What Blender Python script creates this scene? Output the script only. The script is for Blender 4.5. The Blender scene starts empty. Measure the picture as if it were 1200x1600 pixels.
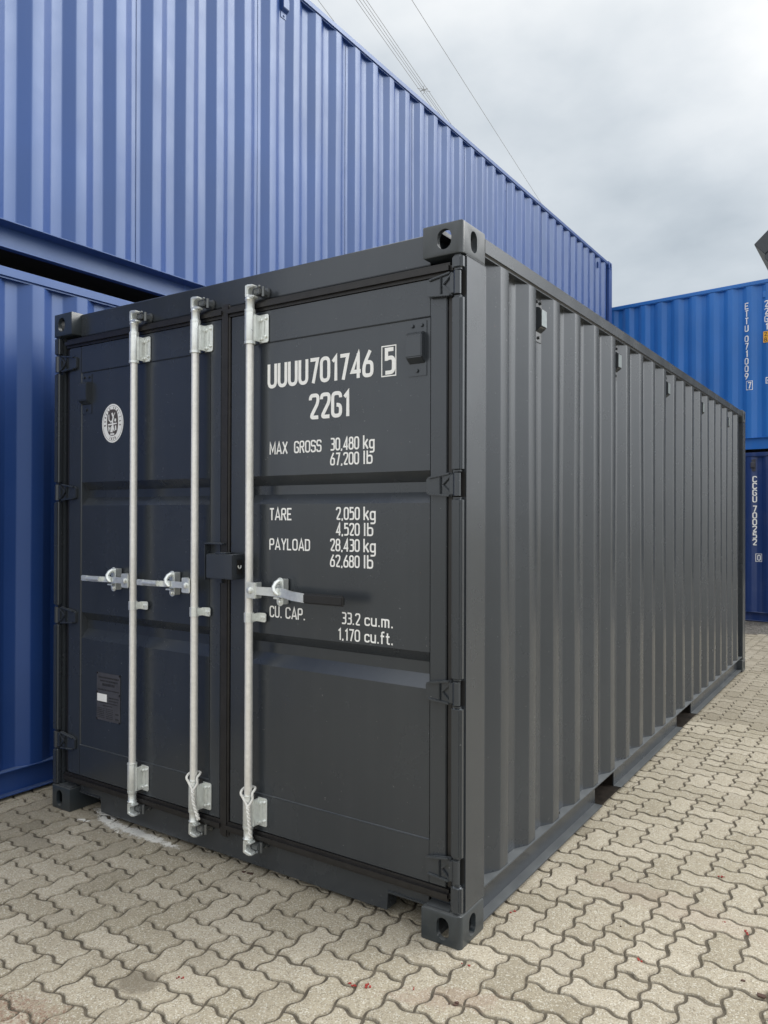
import bpy, bmesh, math, random
from mathutils import Vector, Matrix
random.seed(7)
S = bpy.context.scene
C = S.collection
PI = math.pi
rad = math.radians

# ------------------------------------------------------------------ camera
cam_data = bpy.data.cameras.new("camera")
cam = bpy.data.objects.new("camera", cam_data)
C.objects.link(cam)
YAW, PITCH, ROLL = 0.5883, 0.0045, 0.0028
_c, _s = math.cos(YAW), math.sin(YAW)
_fw = Vector((-_s, _c, 0)); _rt = Vector((_c, _s, 0)); _up = Vector((0, 0, 1))
fw = math.cos(PITCH) * _fw + math.sin(PITCH) * _up
up2 = -math.sin(PITCH) * _fw + math.cos(PITCH) * _up
rt = math.cos(ROLL) * _rt + math.sin(ROLL) * up2
up3 = -math.sin(ROLL) * _rt + math.cos(ROLL) * up2
m = Matrix((( rt.x, up3.x, -fw.x, 1.2863), (rt.y, up3.y, -fw.y, -2.4235), (rt.z, up3.z, -fw.z, 1.538), (0, 0, 0, 1)))
cam.matrix_world = m
cam_data.sensor_fit = 'VERTICAL'
cam_data.sensor_height = 32.0
cam_data.lens = 1207.17 * 32.0 / 1600.0
cam_data.clip_start = 0.05
cam_data.clip_end = 3000
S.camera = cam

# ------------------------------------------------------------------ light
SUN_AZ, SUN_EL = rad(50), rad(35)          # azimuth clockwise from +Y
sdir = Vector((math.sin(SUN_AZ) * math.cos(SUN_EL), math.cos(SUN_AZ) * math.cos(SUN_EL), math.sin(SUN_EL)))
W = bpy.data.worlds.new("World"); S.world = W; W.use_nodes = True
nt = W.node_tree; nt.nodes.clear()
def N(t, **k):
    n = nt.nodes.new(t)
    for a, b in k.items(): setattr(n, a, b)
    return n
def LK(a, b): nt.links.new(a, b)
def mathn(op, a, b=None, c=None, clamp=False):
    n = N('ShaderNodeMath', operation=op); n.use_clamp = clamp
    for i, v in enumerate((a, b, c)):
        if v is None: continue
        if isinstance(v, (int, float)): n.inputs[i].default_value = v
        else: LK(v, n.inputs[i])
    return n.outputs[0]
out = N('ShaderNodeOutputWorld'); bg = N('ShaderNodeBackground'); LK(bg.outputs[0], out.inputs[0])
sky = N('ShaderNodeTexSky', sky_type='NISHITA'); sky.sun_disc = False
sky.sun_elevation = SUN_EL; sky.sun_rotation = SUN_AZ
tc = N('ShaderNodeTexCoord')
nrm = N('ShaderNodeVectorMath', operation='NORMALIZE'); LK(tc.outputs['Generated'], nrm.inputs[0])
sep = N('ShaderNodeSeparateXYZ'); LK(nrm.outputs[0], sep.inputs[0])
elev = mathn('MAXIMUM', sep.outputs[2], 0.0)
# cloud layer projected on a plane overhead
den = mathn('ADD', elev, 0.28)
cx = mathn('DIVIDE', sep.outputs[0], den); cy = mathn('DIVIDE', sep.outputs[1], den)
cmb = N('ShaderNodeCombineXYZ'); LK(cx, cmb.inputs[0]); LK(cy, cmb.inputs[1])
n1 = N('ShaderNodeTexNoise'); LK(cmb.outputs[0], n1.inputs['Vector']); n1.inputs['Scale'].default_value = 1.5; n1.inputs['Detail'].default_value = 6; n1.inputs['Roughness'].default_value = 0.5
n2 = N('ShaderNodeTexNoise'); LK(cmb.outputs[0], n2.inputs['Vector']); n2.inputs['Scale'].default_value = 4.5; n2.inputs['Detail'].default_value = 5; n2.inputs['Roughness'].default_value = 0.5
nn = mathn('ADD', mathn('MULTIPLY', mathn('SUBTRACT', n1.outputs['Fac'], 0.5), 1.0), mathn('MULTIPLY', mathn('SUBTRACT', n2.outputs['Fac'], 0.5), 0.35))
# glow of the sun behind the cloud deck
dt = N('ShaderNodeVectorMath', operation='DOT_PRODUCT'); LK(nrm.outputs[0], dt.inputs[0]); dt.inputs[1].default_value = sdir
dd = mathn('MAXIMUM', dt.outputs['Value'], 0.0)
glow = mathn('MULTIPLY', mathn('POWER', dd, 8.0), 3.7)
back = mathn('MULTIPLY', mathn('MAXIMUM', mathn('MULTIPLY', sep.outputs[1], -1.0), 0.0), 0.62)  # extra sky brightness added behind the camera to light the door side
zen = mathn('ADD', mathn('MULTIPLY', mathn('POWER', elev, 1.8), 1.3), back)
base = mathn('ADD', mathn('ADD', 0.47, zen), glow)
rad_ = mathn('MULTIPLY', base, mathn('ADD', 1.0, mathn('MULTIPLY', nn, 1.1)))
rad_ = mathn('MAXIMUM', rad_, 0.3)
ramp = N('ShaderNodeMix', data_type='RGBA')
LK(mathn('MULTIPLY', mathn('SUBTRACT', rad_, 0.5), 2.0, clamp=True), ramp.inputs[0])
ramp.inputs[6].default_value = (0.87, 0.985, 1.09, 1); ramp.inputs[7].default_value = (0.98, 0.995, 1.0, 1)
vs = N('ShaderNodeVectorMath', operation='SCALE'); LK(ramp.outputs[2], vs.inputs[0]); LK(rad_, vs.inputs['Scale'])
sk = N('ShaderNodeVectorMath', operation='SCALE'); LK(sky.outputs[0], sk.inputs[0]); sk.inputs['Scale'].default_value = 0.1
mx = N('ShaderNodeMix', data_type='RGBA'); mx.inputs[0].default_value = 0.93
LK(sk.outputs[0], mx.inputs[6]); LK(vs.outputs[0], mx.inputs[7])
LK(mx.outputs[2], bg.inputs[0]); bg.inputs[1].default_value = 1.0

sun_d = bpy.data.lights.new("sun", 'SUN'); sun_d.energy = 1.0; sun_d.angle = rad(28); sun_d.color = (1.0, 0.96, 0.9)
sun = bpy.data.objects.new("sun", sun_d); C.objects.link(sun)
sun.rotation_euler = (-sdir).to_track_quat('-Z', 'Y').to_euler()
S.view_settings.view_transform = 'Standard'; S.view_settings.look = 'None'
S.view_settings.exposure = 0.10; S.view_settings.gamma = 1.0
S.cycles.max_bounces = 8; S.cycles.diffuse_bounces = 4; S.cycles.glossy_bounces = 4

# ------------------------------------------------------------------ helpers
def tag(o, label=None, cat=None, group=None, kind=None):
    if label: o['label'] = label
    if cat: o['category'] = cat
    if group: o['group'] = group
    if kind: o['kind'] = kind
    return o
def empty(name, loc=(0, 0, 0), rz=0.0):
    o = bpy.data.objects.new(name, None); C.objects.link(o)
    o.location = loc; o.rotation_euler = (0, 0, rz); o.empty_display_size = 0.3
    return o

class MB:
    """collects shapes into one mesh"""
    def __init__(s): s.bm = bmesh.new()
    def add_raw(s, vs, fs, M=None):
        vv = [s.bm.verts.new(M @ Vector(v) if M else v) for v in vs]
        out = []
        for f in fs:
            try: out.append(s.bm.faces.new([vv[i] for i in f]))
            except ValueError: pass
        return vv, out
    def box(s, x0, x1, y0, y1, z0, z1, b=0.0, seg=2, M=None):
        t = bmesh.new()
        bmesh.ops.create_cube(t, size=1.0)
        for v in t.verts:
            v.co = Vector(((x0 + x1) / 2 + v.co.x * (x1 - x0), (y0 + y1) / 2 + v.co.y * (y1 - y0), (z0 + z1) / 2 + v.co.z * (z1 - z0)))
        if b > 0: bmesh.ops.bevel(t, geom=list(t.edges), offset=b, segments=seg, affect='EDGES', clamp_overlap=True)
        s.merge(t, M)
        return s
    def merge(s, t, M=None):
        t.verts.ensure_lookup_table(); t.verts.index_update()
        s.add_raw([v.co.copy() for v in t.verts], [[v.index for v in f.verts] for f in t.faces], M)
        t.free()
    def prism(s, poly, axis, a0, a1, b=0.0, M=None):
        """poly: 2D points; axis: 'x','y','z' extrusion from a0 to a1"""
        def P(p, a):
            return {'x': (a, p[0], p[1]), 'y': (p[0], a, p[1]), 'z': (p[0], p[1], a)}[axis]
        t = bmesh.new()
        A = [t.verts.new(P(p, a0)) for p in poly]; B = [t.verts.new(P(p, a1)) for p in poly]
        n = len(poly)
        t.faces.new(A); t.faces.new(list(reversed(B)))
        for i in range(n): t.faces.new([A[i], B[i], B[(i + 1) % n], A[(i + 1) % n]])
        bmesh.ops.recalc_face_normals(t, faces=t.faces)
        if b > 0: bmesh.ops.bevel(t, geom=list(t.edges), offset=b, segments=2, affect='EDGES', clamp_overlap=True)
        s.merge(t, M); return s
    def tube(s, path, r, n=12, cap=True, M=None):
        path = [Vector(p) for p in path]
        rs = r if isinstance(r, (list, tuple)) else [r] * len(path)
        rings = []; prev = None
        for i, p in enumerate(path):
            d = (path[min(i + 1, len(path) - 1)] - path[max(i - 1, 0)])
            if d.length < 1e-9: d = Vector((0, 0, 1))
            d.normalize()
            if prev is None:
                a = Vector((0, 0, 1)) if abs(d.z) < 0.9 else Vector((1, 0, 0))
                u = d.cross(a).normalized()
            else:
                u = (prev - d * prev.dot(d)).normalized()
            prev = u; w = d.cross(u)
            rings.append([p + (u * math.cos(2 * PI * k / n) + w * math.sin(2 * PI * k / n)) * rs[i] for k in range(n)])
        vs = [v for R in rings for v in R]; fs = []
        for i in range(len(rings) - 1):
            for k in range(n):
                fs.append([i * n + k, i * n + (k + 1) % n, (i + 1) * n + (k + 1) % n, (i + 1) * n + k])
        if cap: fs.append(list(range(n))[::-1]); fs.append([(len(rings) - 1) * n + k for k in range(n)])
        s.add_raw(vs, fs, M); return s
    def cyl(s, p0, p1, r, n=16): return s.tube([p0, p1], r, n)
    def ball(s, c, r, n=10):
        t = bmesh.new(); bmesh.ops.create_uvsphere(t, u_segments=n, v_segments=max(4, n // 2), radius=r)
        s.merge(t, Matrix.Translation(Vector(c))); return s
    def build(s, name, mat, parent=None, smooth=35, fix=True):
        if fix: bmesh.ops.recalc_face_normals(s.bm, faces=s.bm.faces)
        me = bpy.data.meshes.new(name); s.bm.to_mesh(me); s.bm.free()
        if smooth:
            for p in me.polygons: p.use_smooth = True
            me.set_sharp_from_angle(angle=rad(smooth))
        me.materials.append(mat)
        o = bpy.data.objects.new(name, me); C.objects.link(o)
        if parent: o.parent = parent
        return o

# ------------------------------------------------------------------ materials
class MT:
    def __init__(s, name):
        s.m = bpy.data.materials.new(name); s.m.use_nodes = True
        s.nt = s.m.node_tree; s.b = s.nt.nodes['Principled BSDF']
        s.tc = s.n('ShaderNodeTexCoord')
    def n(s, t, **k):
        x = s.nt.nodes.new(t)
        for a, b in k.items(): setattr(x, a, b)
        return x
    def l(s, a, b): s.nt.links.new(a, b)
    def noise(s, scale, detail=4, rough=0.55, vec=None, stretch=None):
        n = s.n('ShaderNodeTexNoise'); n.inputs['Scale'].default_value = scale; n.inputs['Detail'].default_value = detail; n.inputs['Roughness'].default_value = rough
        src = vec or s.tc.outputs['Object']
        if stretch:
            mp = s.n('ShaderNodeMapping'); mp.inputs['Scale'].default_value = stretch; s.l(src, mp.inputs[0]); src = mp.outputs[0]
        s.l(src, n.inputs['Vector']); return n.outputs['Fac']
    def ramp(s, fac, stops):
        r = s.n('ShaderNodeValToRGB'); e = r.color_ramp.elements
        while len(e) < len(stops): e.new(0.5)
        for i, (p, c) in enumerate(stops):
            e[i].position = p; e[i].color = (c, c, c, 1) if isinstance(c, (int, float)) else (*c, 1)
        s.l(fac, r.inputs[0]); return r.outputs[0]
    def mix(s, fac, a, b, bt='MIX'):
        x = s.n('ShaderNodeMix', data_type='RGBA', blend_type=bt)
        for i, v in ((0, fac), (6, a), (7, b)):
            if isinstance(v, (int, float)): x.inputs[i].default_value = v
            elif isinstance(v, tuple): x.inputs[i].default_value = (*v, 1) if len(v) == 3 else v
            else: s.l(v, x.inputs[i])
        return x.outputs[2]
    def math(s, op, a, b=0.0, clamp=False):
        x = s.n('ShaderNodeMath', operation=op); x.use_clamp = clamp
        for i, v in ((0, a), (1, b)):
            if isinstance(v, (int, float)): x.inputs[i].default_value = v
            else: s.l(v, x.inputs[i])
        return x.outputs[0]
    def bump(s, h, strength, dist=0.001):
        b = s.n('ShaderNodeBump'); b.inputs['Strength'].default_value = strength; b.inputs['Distance'].default_value = dist
        s.l(h, b.inputs['Height']); s.l(b.outputs[0], s.b.inputs['Normal'])
    def set(s, **k):
        names = {'color': 'Base Color', 'rough': 'Roughness', 'metal': 'Metallic', 'spec': 'Specular IOR Level', 'coat': 'Coat Weight', 'coatr': 'Coat Roughness', 'tint': 'Specular Tint'}
        for a, v in k.items():
            i = s.b.inputs[names[a]]
            if isinstance(v, (int, float)): i.default_value = v
            elif isinstance(v, tuple): i.default_value = (*v, 1) if len(v) == 3 else v
            else: s.l(v, i)
        return s

def paint(name, col, rough=0.36, dust=0.10, dust_light_col=(0.32, 0.32, 0.30), spec=0.5, streak=0.5, bumps=0.05, coat=0.0, scratch=0.25, rust=0.0, tint=None):
    t = MT(name)
    big = t.noise(0.9, 4)
    c = t.mix(t.ramp(big, [(0.3, 0.0), (0.7, 1.0)]), tuple(x * 0.9 for x in col), tuple(min(1, x * 1.12) for x in col))
    st = t.noise(1.0, 6, 0.6, stretch=(9, 9, 0.35))
    df = t.math('MULTIPLY', t.ramp(st, [(0.45, 0.0), (0.8, 1.0)]), dust * streak * 2)
    sm = t.ramp(t.noise(2.3, 7, 0.65), [(0.52, 0.0), (0.85, 1.0)])
    df = t.math('ADD', df, t.math('MULTIPLY', sm, dust), clamp=True)
    c = t.mix(df, c, dust_light_col)
    # settled dust plus painted-in sky light on upward faces
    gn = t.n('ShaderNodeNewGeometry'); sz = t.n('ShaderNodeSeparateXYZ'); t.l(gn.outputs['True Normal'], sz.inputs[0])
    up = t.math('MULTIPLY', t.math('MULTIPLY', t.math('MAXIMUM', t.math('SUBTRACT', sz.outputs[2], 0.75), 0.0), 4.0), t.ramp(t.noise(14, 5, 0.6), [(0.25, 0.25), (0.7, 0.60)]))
    c = t.mix(up, c, dust_light_col); df = t.math('ADD', df, t.math('MULTIPLY', up, 0.8), clamp=True)
    # fine scratches and chips
    sc = t.ramp(t.noise(26.0, 3, 0.5, stretch=(1.0, 1.0, 0.10)), [(0.74, 0.0), (0.79, 1.0)])
    c = t.mix(t.math('MULTIPLY', sc, scratch), c, tuple(min(1, x * 2.2 + 0.03) for x in col))
    if rust:
        rr = t.math('MULTIPLY', t.ramp(t.noise(34, 7, 0.75), [(0.66, 0.0), (0.70, 1.0)]), t.ramp(t.noise(3.5, 3), [(0.45, 0.0), (0.6, 1.0)]))
        c = t.mix(t.math('MULTIPLY', rr, rust), c, (0.16, 0.075, 0.04))
        ch = t.ramp(t.noise(70, 4, 0.6), [(0.71, 0.0), (0.73, 1.0)]); c = t.mix(t.math('MULTIPLY', ch, rust * .8), c, (0.33, 0.34, 0.34))
    t.set(color=c, spec=spec, coat=coat, coatr=0.15)
    if tint: t.set(tint=tint)
    r = t.math('ADD', t.math('MULTIPLY', t.noise(3.1, 5, 0.6), 0.22), rough - 0.11)
    r = t.math('ADD', r, t.math('MULTIPLY', df, 0.6), clamp=True)
    t.set(rough=r)
    h = t.math('ADD', t.math('MULTIPLY', t.noise(2.2, 2), 14.0), t.noise(220.0, 2))
    t.bump(h, bumps, 0.002)
    return t.m

M = {}
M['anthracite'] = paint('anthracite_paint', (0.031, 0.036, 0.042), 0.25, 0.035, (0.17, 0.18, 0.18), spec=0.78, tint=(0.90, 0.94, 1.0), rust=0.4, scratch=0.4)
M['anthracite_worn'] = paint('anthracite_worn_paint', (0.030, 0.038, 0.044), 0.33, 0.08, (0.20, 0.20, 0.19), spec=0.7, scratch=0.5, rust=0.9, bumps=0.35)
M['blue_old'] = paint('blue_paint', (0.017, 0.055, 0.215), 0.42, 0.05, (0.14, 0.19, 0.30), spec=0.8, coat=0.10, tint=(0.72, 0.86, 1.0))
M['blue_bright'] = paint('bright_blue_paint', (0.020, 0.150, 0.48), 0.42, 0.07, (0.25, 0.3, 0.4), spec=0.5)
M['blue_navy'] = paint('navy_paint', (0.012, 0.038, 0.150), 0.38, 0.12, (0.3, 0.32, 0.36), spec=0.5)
def zinc(name, col, rough, metal, bmp=0.12):
    t = MT(name)
    a = t.noise(60, 4, 0.6); b = t.noise(7, 5, 0.6, stretch=(1, 1, 0.4))
    c = t.mix(t.ramp(a, [(0.3, 0), (0.7, 1)]), tuple(x * 0.86 for x in col), col)
    c = t.mix(t.math('MULTIPLY', t.ramp(b, [(0.5, 0), (0.75, 1)]), 0.30), c, (0.42, 0.40, 0.34))
    t.set(color=c, metal=metal, rough=t.math('ADD', t.math('MULTIPLY', a, 0.25), rough - 0.12)); t.bump(t.noise(90, 3), bmp, 0.001)
    return t.m
M['zinc'] = zinc('galvanised_steel', (0.86, 0.89, 0.87), 0.32, 0.60)
M['zinc_rod'] = zinc('galvanised_rod', (0.92, 0.91, 0.87), 0.34, 0.40, 0.02)
def plain(name, col, rough=0.6, metal=0.0, var=0.15, spec=0.5, bump=0.1):
    t = MT(name); a = t.noise(25, 5, 0.6)
    t.set(color=t.mix(t.ramp(a, [(0.3, 0), (0.7, 1)]), tuple(x * (1 - var) for x in col), tuple(min(1, x * (1 + var)) for x in col)), rough=rough, metal=metal, spec=spec)
    t.bump(t.noise(120, 3), bump, 0.001); return t.m
M['rubber'] = plain('black_rubber', (0.014, 0.013, 0.013), 0.42, var=0.3, bump=0.3)
M['grip'] = plain('black_grip', (0.012, 0.012, 0.013), 0.5)
M['plastic'] = plain('black_plastic', (0.020, 0.023, 0.026), 0.35)
M['dark'] = plain('dark_void', (0.01, 0.01, 0.01), 0.9)
M['white_film'] = plain('white_film', (0.88, 0.88, 0.86), 0.45, var=0.04, bump=0.02)
M['rope'] = plain('white_rope', (0.72, 0.71, 0.67), 0.8, var=0.12, bump=0.5)
M['plate'] = plain('steel_plate', (0.085, 0.085, 0.095), 0.5, 0.3)
M['plate_ink'] = plain('plate_ink', (0.02, 0.02, 0.022), 0.6)
M['emblem_ink'] = plain('emblem_ink', (0.085, 0.070, 0.065), 0.5, var=0.05, bump=0.02)
M['yellow'] = plain('yellow_film', (0.75, 0.38, 0.03), 0.5, var=0.05)
M['black_ink'] = plain('black_ink', (0.02, 0.02, 0.02), 0.5)
M['vent_side'] = plain('glossy_vent_plastic', (0.030, 0.034, 0.038), 0.10, spec=1.0, bump=.02)
M['underfloor'] = plain('underfloor_tar', (0.018, 0.016, 0.014), 0.7)
M['pocket'] = plain('pocket_primer', (0.018, 0.014, 0.011), 0.75, var=0.7, spec=0.15)
M['vent_face'] = plain('pale_vent_face', (0.30, 0.34, 0.35), 0.25, 0.4, var=0.1)
M['wire'] = plain('cable_metal', (0.30, 0.31, 0.33), 0.5)
M['roof_metal'] = plain('dark_grey_sheet', (0.040, 0.046, 0.055), 0.5)
M['red_bit'] = plain('red_fleck', (0.28, 0.035, 0.025), 0.7, var=0.4)
M['brown_leaf'] = plain('brown_leaf', (0.075, 0.040, 0.028), 0.8, var=0.4)
M['moss'] = plain('joint_dirt', (0.095, 0.080, 0.058), 0.95, var=0.4)

# ------------------------------------------------------------------ ground
def sstep(a, b, x):
    t = min(1, max(0, (x - a) / (b - a))); return t * t * (3 - 2 * t)
def gz(y): return -0.055 * sstep(5.0, 9.5, y)

def paver_material():
    t = MT('concrete_pavers')
    at = t.n('ShaderNodeAttribute', attribute_name='tint'); sp = t.n('ShaderNodeSeparateColor'); t.l(at.outputs['Color'], sp.inputs[0])
    r, g, b = sp.outputs[0], sp.outputs[1], sp.outputs[2]
    c = t.mix(r, (0.375, 0.330, 0.250), (0.545, 0.487, 0.390))
    # broad wear
    c = t.mix(t.math('MULTIPLY', t.ramp(t.noise(0.8, 4), [(0.35, 0), (0.7, 1)]), 0.45), c, (0.300, 0.268, 0.180))
    c = t.mix(t.math('MULTIPLY', t.ramp(t.noise(3.3, 7, 0.72), [(0.50, 0), (0.68, 1)]), 0.38), c, (0.235, 0.200, 0.145))
    # exposed aggregate: light and dark grains
    v = t.n('ShaderNodeTexVoronoi'); v.inputs['Scale'].default_value = 240; t.l(t.tc.outputs['Object'], v.inputs['Vector'])
    vs = t.n('ShaderNodeSeparateColor'); t.l(v.outputs['Color'], vs.inputs[0])
    lite = t.ramp(vs.outputs[0], [(0.80, 0.0), (0.86, 1.0)]); darkg = t.ramp(vs.outputs[1], [(0.84, 0.0), (0.90, 1.0)])
    c = t.mix(t.math('MULTIPLY', lite, 0.55), c, (0.72, 0.70, 0.62))
    c = t.mix(t.math('MULTIPLY', darkg, 0.55), c, (0.15, 0.12, 0.09))
    nz = t.noise(150, 4, 0.7)
    c = t.mix(t.ramp(nz, [(0.3, 0.55), (0.6, 0.0)]), c, (0.17, 0.145, 0.10))
    nb = t.noise(45, 4, 0.65)
    c = t.mix(t.ramp(nb, [(0.3, 0.25), (0.6, 0.0)]), c, (0.25, 0.22, 0.16))
    # oil-dark stones, dirty rims
    c = t.mix(t.math('MULTIPLY', g, 0.65), c, (0.15, 0.13, 0.095))
    rim = t.math('MULTIPLY', b, t.ramp(t.noise(30, 4, 0.6), [(0.25, 0.45), (0.75, 1.0)]))
    c = t.mix(t.math('MULTIPLY', rim, 0.62), c, (0.095, 0.080, 0.058))
    # object-space stains
    geo = t.n('ShaderNodeNewGeometry'); sx = t.n('ShaderNodeSeparateXYZ'); t.l(geo.outputs['Position'], sx.inputs[0])
    X, Y = sx.outputs[0], sx.outputs[1]
    def blob(cx, cy, rx, ry, rot=0.0, wob=0.5, nscale=9):
        ca, sa = math.cos(rot), math.sin(rot)
        dx = t.math('SUBTRACT', X, cx); dy = t.math('SUBTRACT', Y, cy)
        u = t.math('DIVIDE', t.math('ADD', t.math('MULTIPLY', dx, ca), t.math('MULTIPLY', dy, sa)), rx)
        w = t.math('DIVIDE', t.math('SUBTRACT', t.math('MULTIPLY', dy, ca), t.math('MULTIPLY', dx, sa)), ry)
        d = t.math('SQRT', t.math('ADD', t.math('MULTIPLY', u, u), t.math('MULTIPLY', w, w)))
        d = t.math('ADD', d, t.math('MULTIPLY', t.math('SUBTRACT', t.noise(nscale * 1.6, 8, 0.8), 0.5), wob * 3.2))
        return t.ramp(d, [(0.62, 1.0), (0.92, 0.0)])
    # white paint splashes by the door sill
    w1 = blob(-1.76, 0.030, 0.32, 0.036, -0.03, 0.9, 12); w2 = blob(-2.04, 0.060, 0.20, 0.045, -0.35, 0.9, 14); w3 = blob(-2.13, -0.02, 0.05, 0.012, 0.3, 0.6, 20)
    ww = t.math('MAXIMUM', t.math('MAXIMUM', w1, w2), w3)
    c = t.mix(t.math('MULTIPLY', ww, 0.80), c, (0.86, 0.85, 0.80))
    rs = blob(-0.98, -1.06, 0.20, 0.10, 0.2, 1.1, 22)
    c = t.mix(t.math('MULTIPLY', t.math('MULTIPLY', rs, 0.6), t.ramp(t.noise(60, 5, 0.7), [(0.42, 0.0), (0.6, 1.0)])), c, (0.20, 0.090, 0.062))
    ds = blob(-0.80, -0.75, 0.10, 0.075, 0.3, 0.5, 12)
    c = t.mix(t.math('MULTIPLY', ds, 0.6), c, (0.135, 0.115, 0.085))
    rs2 = blob(0.10, -0.25, 0.22, 0.07, 0.5, 1.0, 14); rs3 = blob(0.55, 0.75, 0.5, 0.10, -0.2, 1.0, 8)
    c = t.mix(t.math('MULTIPLY', rs2, 0.22), c, (0.26, 0.14, 0.11)); c = t.mix(t.math('MULTIPLY', rs3, 0.16), c, (0.27, 0.18, 0.15))
    t.set(color=c, rough=0.9, spec=0.25)
    h = t.math('ADD', t.math('MULTIPLY', nz, 1.0), t.math('MULTIPLY', v.outputs['Distance'], 0.8))
    t.bump(h, 0.45, 0.0018)
    return t.m

PITCHP = 0.1130
NX0, NY0 = 0.486, 0.532
hseg = [(0.0, 0.0), (0.018, 0.008), (0.034, 0.011), (0.045, 0.008), (0.068, -0.007), (0.080, -0.010), (0.097, -0.007)]
def hedge(x, y):   # from node (x,y) towards +x
    return [(x + a * PITCHP / 0.113, y + b) for a, b in hseg]
def vedge(x, y):
    return [(x - b * 0.95, y + a * PITCHP / 0.113) for a, b in hseg]

def build_paving():
    rnd = random.Random(3)
    V = []; F = []; T = []
    def outline(i, j, w, h):
        x0 = NX0 + i * PITCHP; y0 = NY0 + j * PITCHP
        p = []
        for k in range(w): p += hedge(x0 + k * PITCHP, y0)
        for k in range(h): p += vedge(x0 + w * PITCHP, y0 + k * PITCHP)
        top = []
        for k in range(w): top += hedge(x0 + k * PITCHP, y0 + h * PITCHP)
        top.append((x0 + w * PITCHP, y0 + h * PITCHP)); p += list(reversed(top))[:-1]
        lef = []
        for k in range(h): lef += vedge(x0, y0 + k * PITCHP)
        lef.append((x0, y0 + h * PITCHP)); p += list(reversed(lef))[:-1]
        return p
    def inset(p, d):
        n = len(p); o = []
        for i in range(n):
            a = Vector(p[i - 1]); b = Vector(p[i]); c = Vector(p[(i + 1) % n])
            e1 = (b - a); e2 = (c - b)
            if e1.length < 1e-6 or e2.length < 1e-6: o.append(p[i]); continue
            e1.normalize(); e2.normalize()
            n1 = Vector((-e1.y, e1.x)); n2 = Vector((-e2.y, e2.x)); nn = n1 + n2
            if nn.length < 1e-4: nn = n1
            nn.normalize(); k = d / max(0.5, nn.dot(n1)); q = b + nn * k
            o.append((q.x, q.y))
        return o
    def stone(i, j, w, h, near):
        p = outline(i, j, w, h)
        cx = sum(a for a, _ in p) / len(p); cy = sum(b for _, b in p) / len(p)
        sh = rnd.uniform(-0.0012, 0.0012), rnd.uniform(-0.0012, 0.0012)
        p = [(a + sh[0], b + sh[1]) for a, b in p]
        g = rnd.uniform(0.0010, 0.0022)
        if near and rnd.random() < 0.30:
            c0 = rnd.randrange(len(p)); w0 = rnd.randint(1, 3); d0 = rnd.uniform(0.003, 0.011)
            for a_ in range(-w0, w0 + 1):
                k_ = (c0 + a_) % len(p); f_ = d0 * (1 - abs(a_) / (w0 + 1)) * rnd.uniform(.6, 1.1) / max(.03, math.hypot(p[k_][0] - cx, p[k_][1] - cy))
                p[k_] = (p[k_][0] + (cx - p[k_][0]) * f_, p[k_][1] + (cy - p[k_][1]) * f_)
        rr = [inset(p, g), inset(p, g + 0.0015), inset(p, g + 0.0055)] if near else [inset(p, g), inset(p, g + 0.004)]
        zz = [-0.014, -0.0055, 0.0] if near else [-0.012, 0.0]
        tx, ty, dz = rnd.gauss(0, 0.006), rnd.gauss(0, 0.006), rnd.gauss(0, 0.0008)
        r = rnd.random(); dark = 0.0
        q = rnd.random()
        if q < 0.012: dark = rnd.uniform(0.35, 0.75)
        elif q < 0.15: dark = rnd.uniform(0.05, 0.3)
        if cx < -2.1 + 0.12 * math.sin(cy * 20) and cy < 0.4: dark = max(dark, rnd.uniform(0.1, 0.75))
        base = len(V); n = len(p)
        for ring, z in zip(rr, zz):
            for (x, y) in ring:
                V.append((x, y, gz(y) + z + dz + (x - cx) * tx + (y - cy) * ty)); T.append((r, dark, 1.0 if (z < 0) else 0.55))
        # inner ring pulls dirt off the middle of the stone
        inner = inset(p, g + 0.0105) if near else None
        L = len(rr)
        for k in range(L - 1):
            for a in range(n):
                F.append((base + k * n + a, base + k * n + (a + 1) % n, base + (k + 1) * n + (a + 1) % n, base + (k + 1) * n + a))
        ct = len(V)
        if near:
            for (x, y) in inner:
                V.append((x, y, gz(y) + 0.0004 + dz + (x - cx) * tx + (y - cy) * ty)); T.append((r, dark, 0.0))
            for a in range(n):
                F.append((base + (L - 1) * n + a, base + (L - 1) * n + (a + 1) % n, ct + (a + 1) % n, ct + a))
            F.append(tuple(ct + a for a in range(n)))
        else:
            F.append(tuple(base + (L - 1) * n + a for a in range(n)))
    i0, i1 = int((-3.3 - NX0) / PITCHP), int((4.6 - NX0) / PITCHP)
    j0, j1 = int((-3.4 - NY0) / PITCHP), int((9.12 - NY0) / PITCHP)
    done = set()
    for j in range(j0, j1):
        for i in range(i0, i1):
            c = (i - j) % 4
            x = NX0 + i * PITCHP; y = NY0 + j * PITCHP
            if -2.3 < x < -0.25 and 0.75 < y < 5.7: continue      # ground hidden right under the grey container
            near = y < 3.6 and -3.0 < x < 1.9
            split = rnd.random() < 0.17
            if c == 0:
                if split: stone(i, j, 1, 1, near); stone(i + 1, j, 1, 1, near)
                else: stone(i, j, 2, 1, near)
            elif c == 3:
                if split: stone(i, j, 1, 1, near); stone(i, j + 1, 1, 1, near)
                else: stone(i, j, 1, 2, near)
    me = bpy.data.meshes.new('paving'); me.from_pydata(V, [], F)
    at = me.color_attributes.new('tint', 'FLOAT_COLOR', 'POINT')
    buf = []
    for t in T: buf += [t[0], t[1], t[2], 1.0]
    at.data.foreach_set('color', buf)
    for p in me.polygons: p.use_smooth = True
    me.set_sharp_from_angle(angle=rad(40))
    me.materials.append(paver_material())
    o = bpy.data.objects.new('paving', me); C.objects.link(o)
    tag(o, kind='structure')
build_paving()

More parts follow.
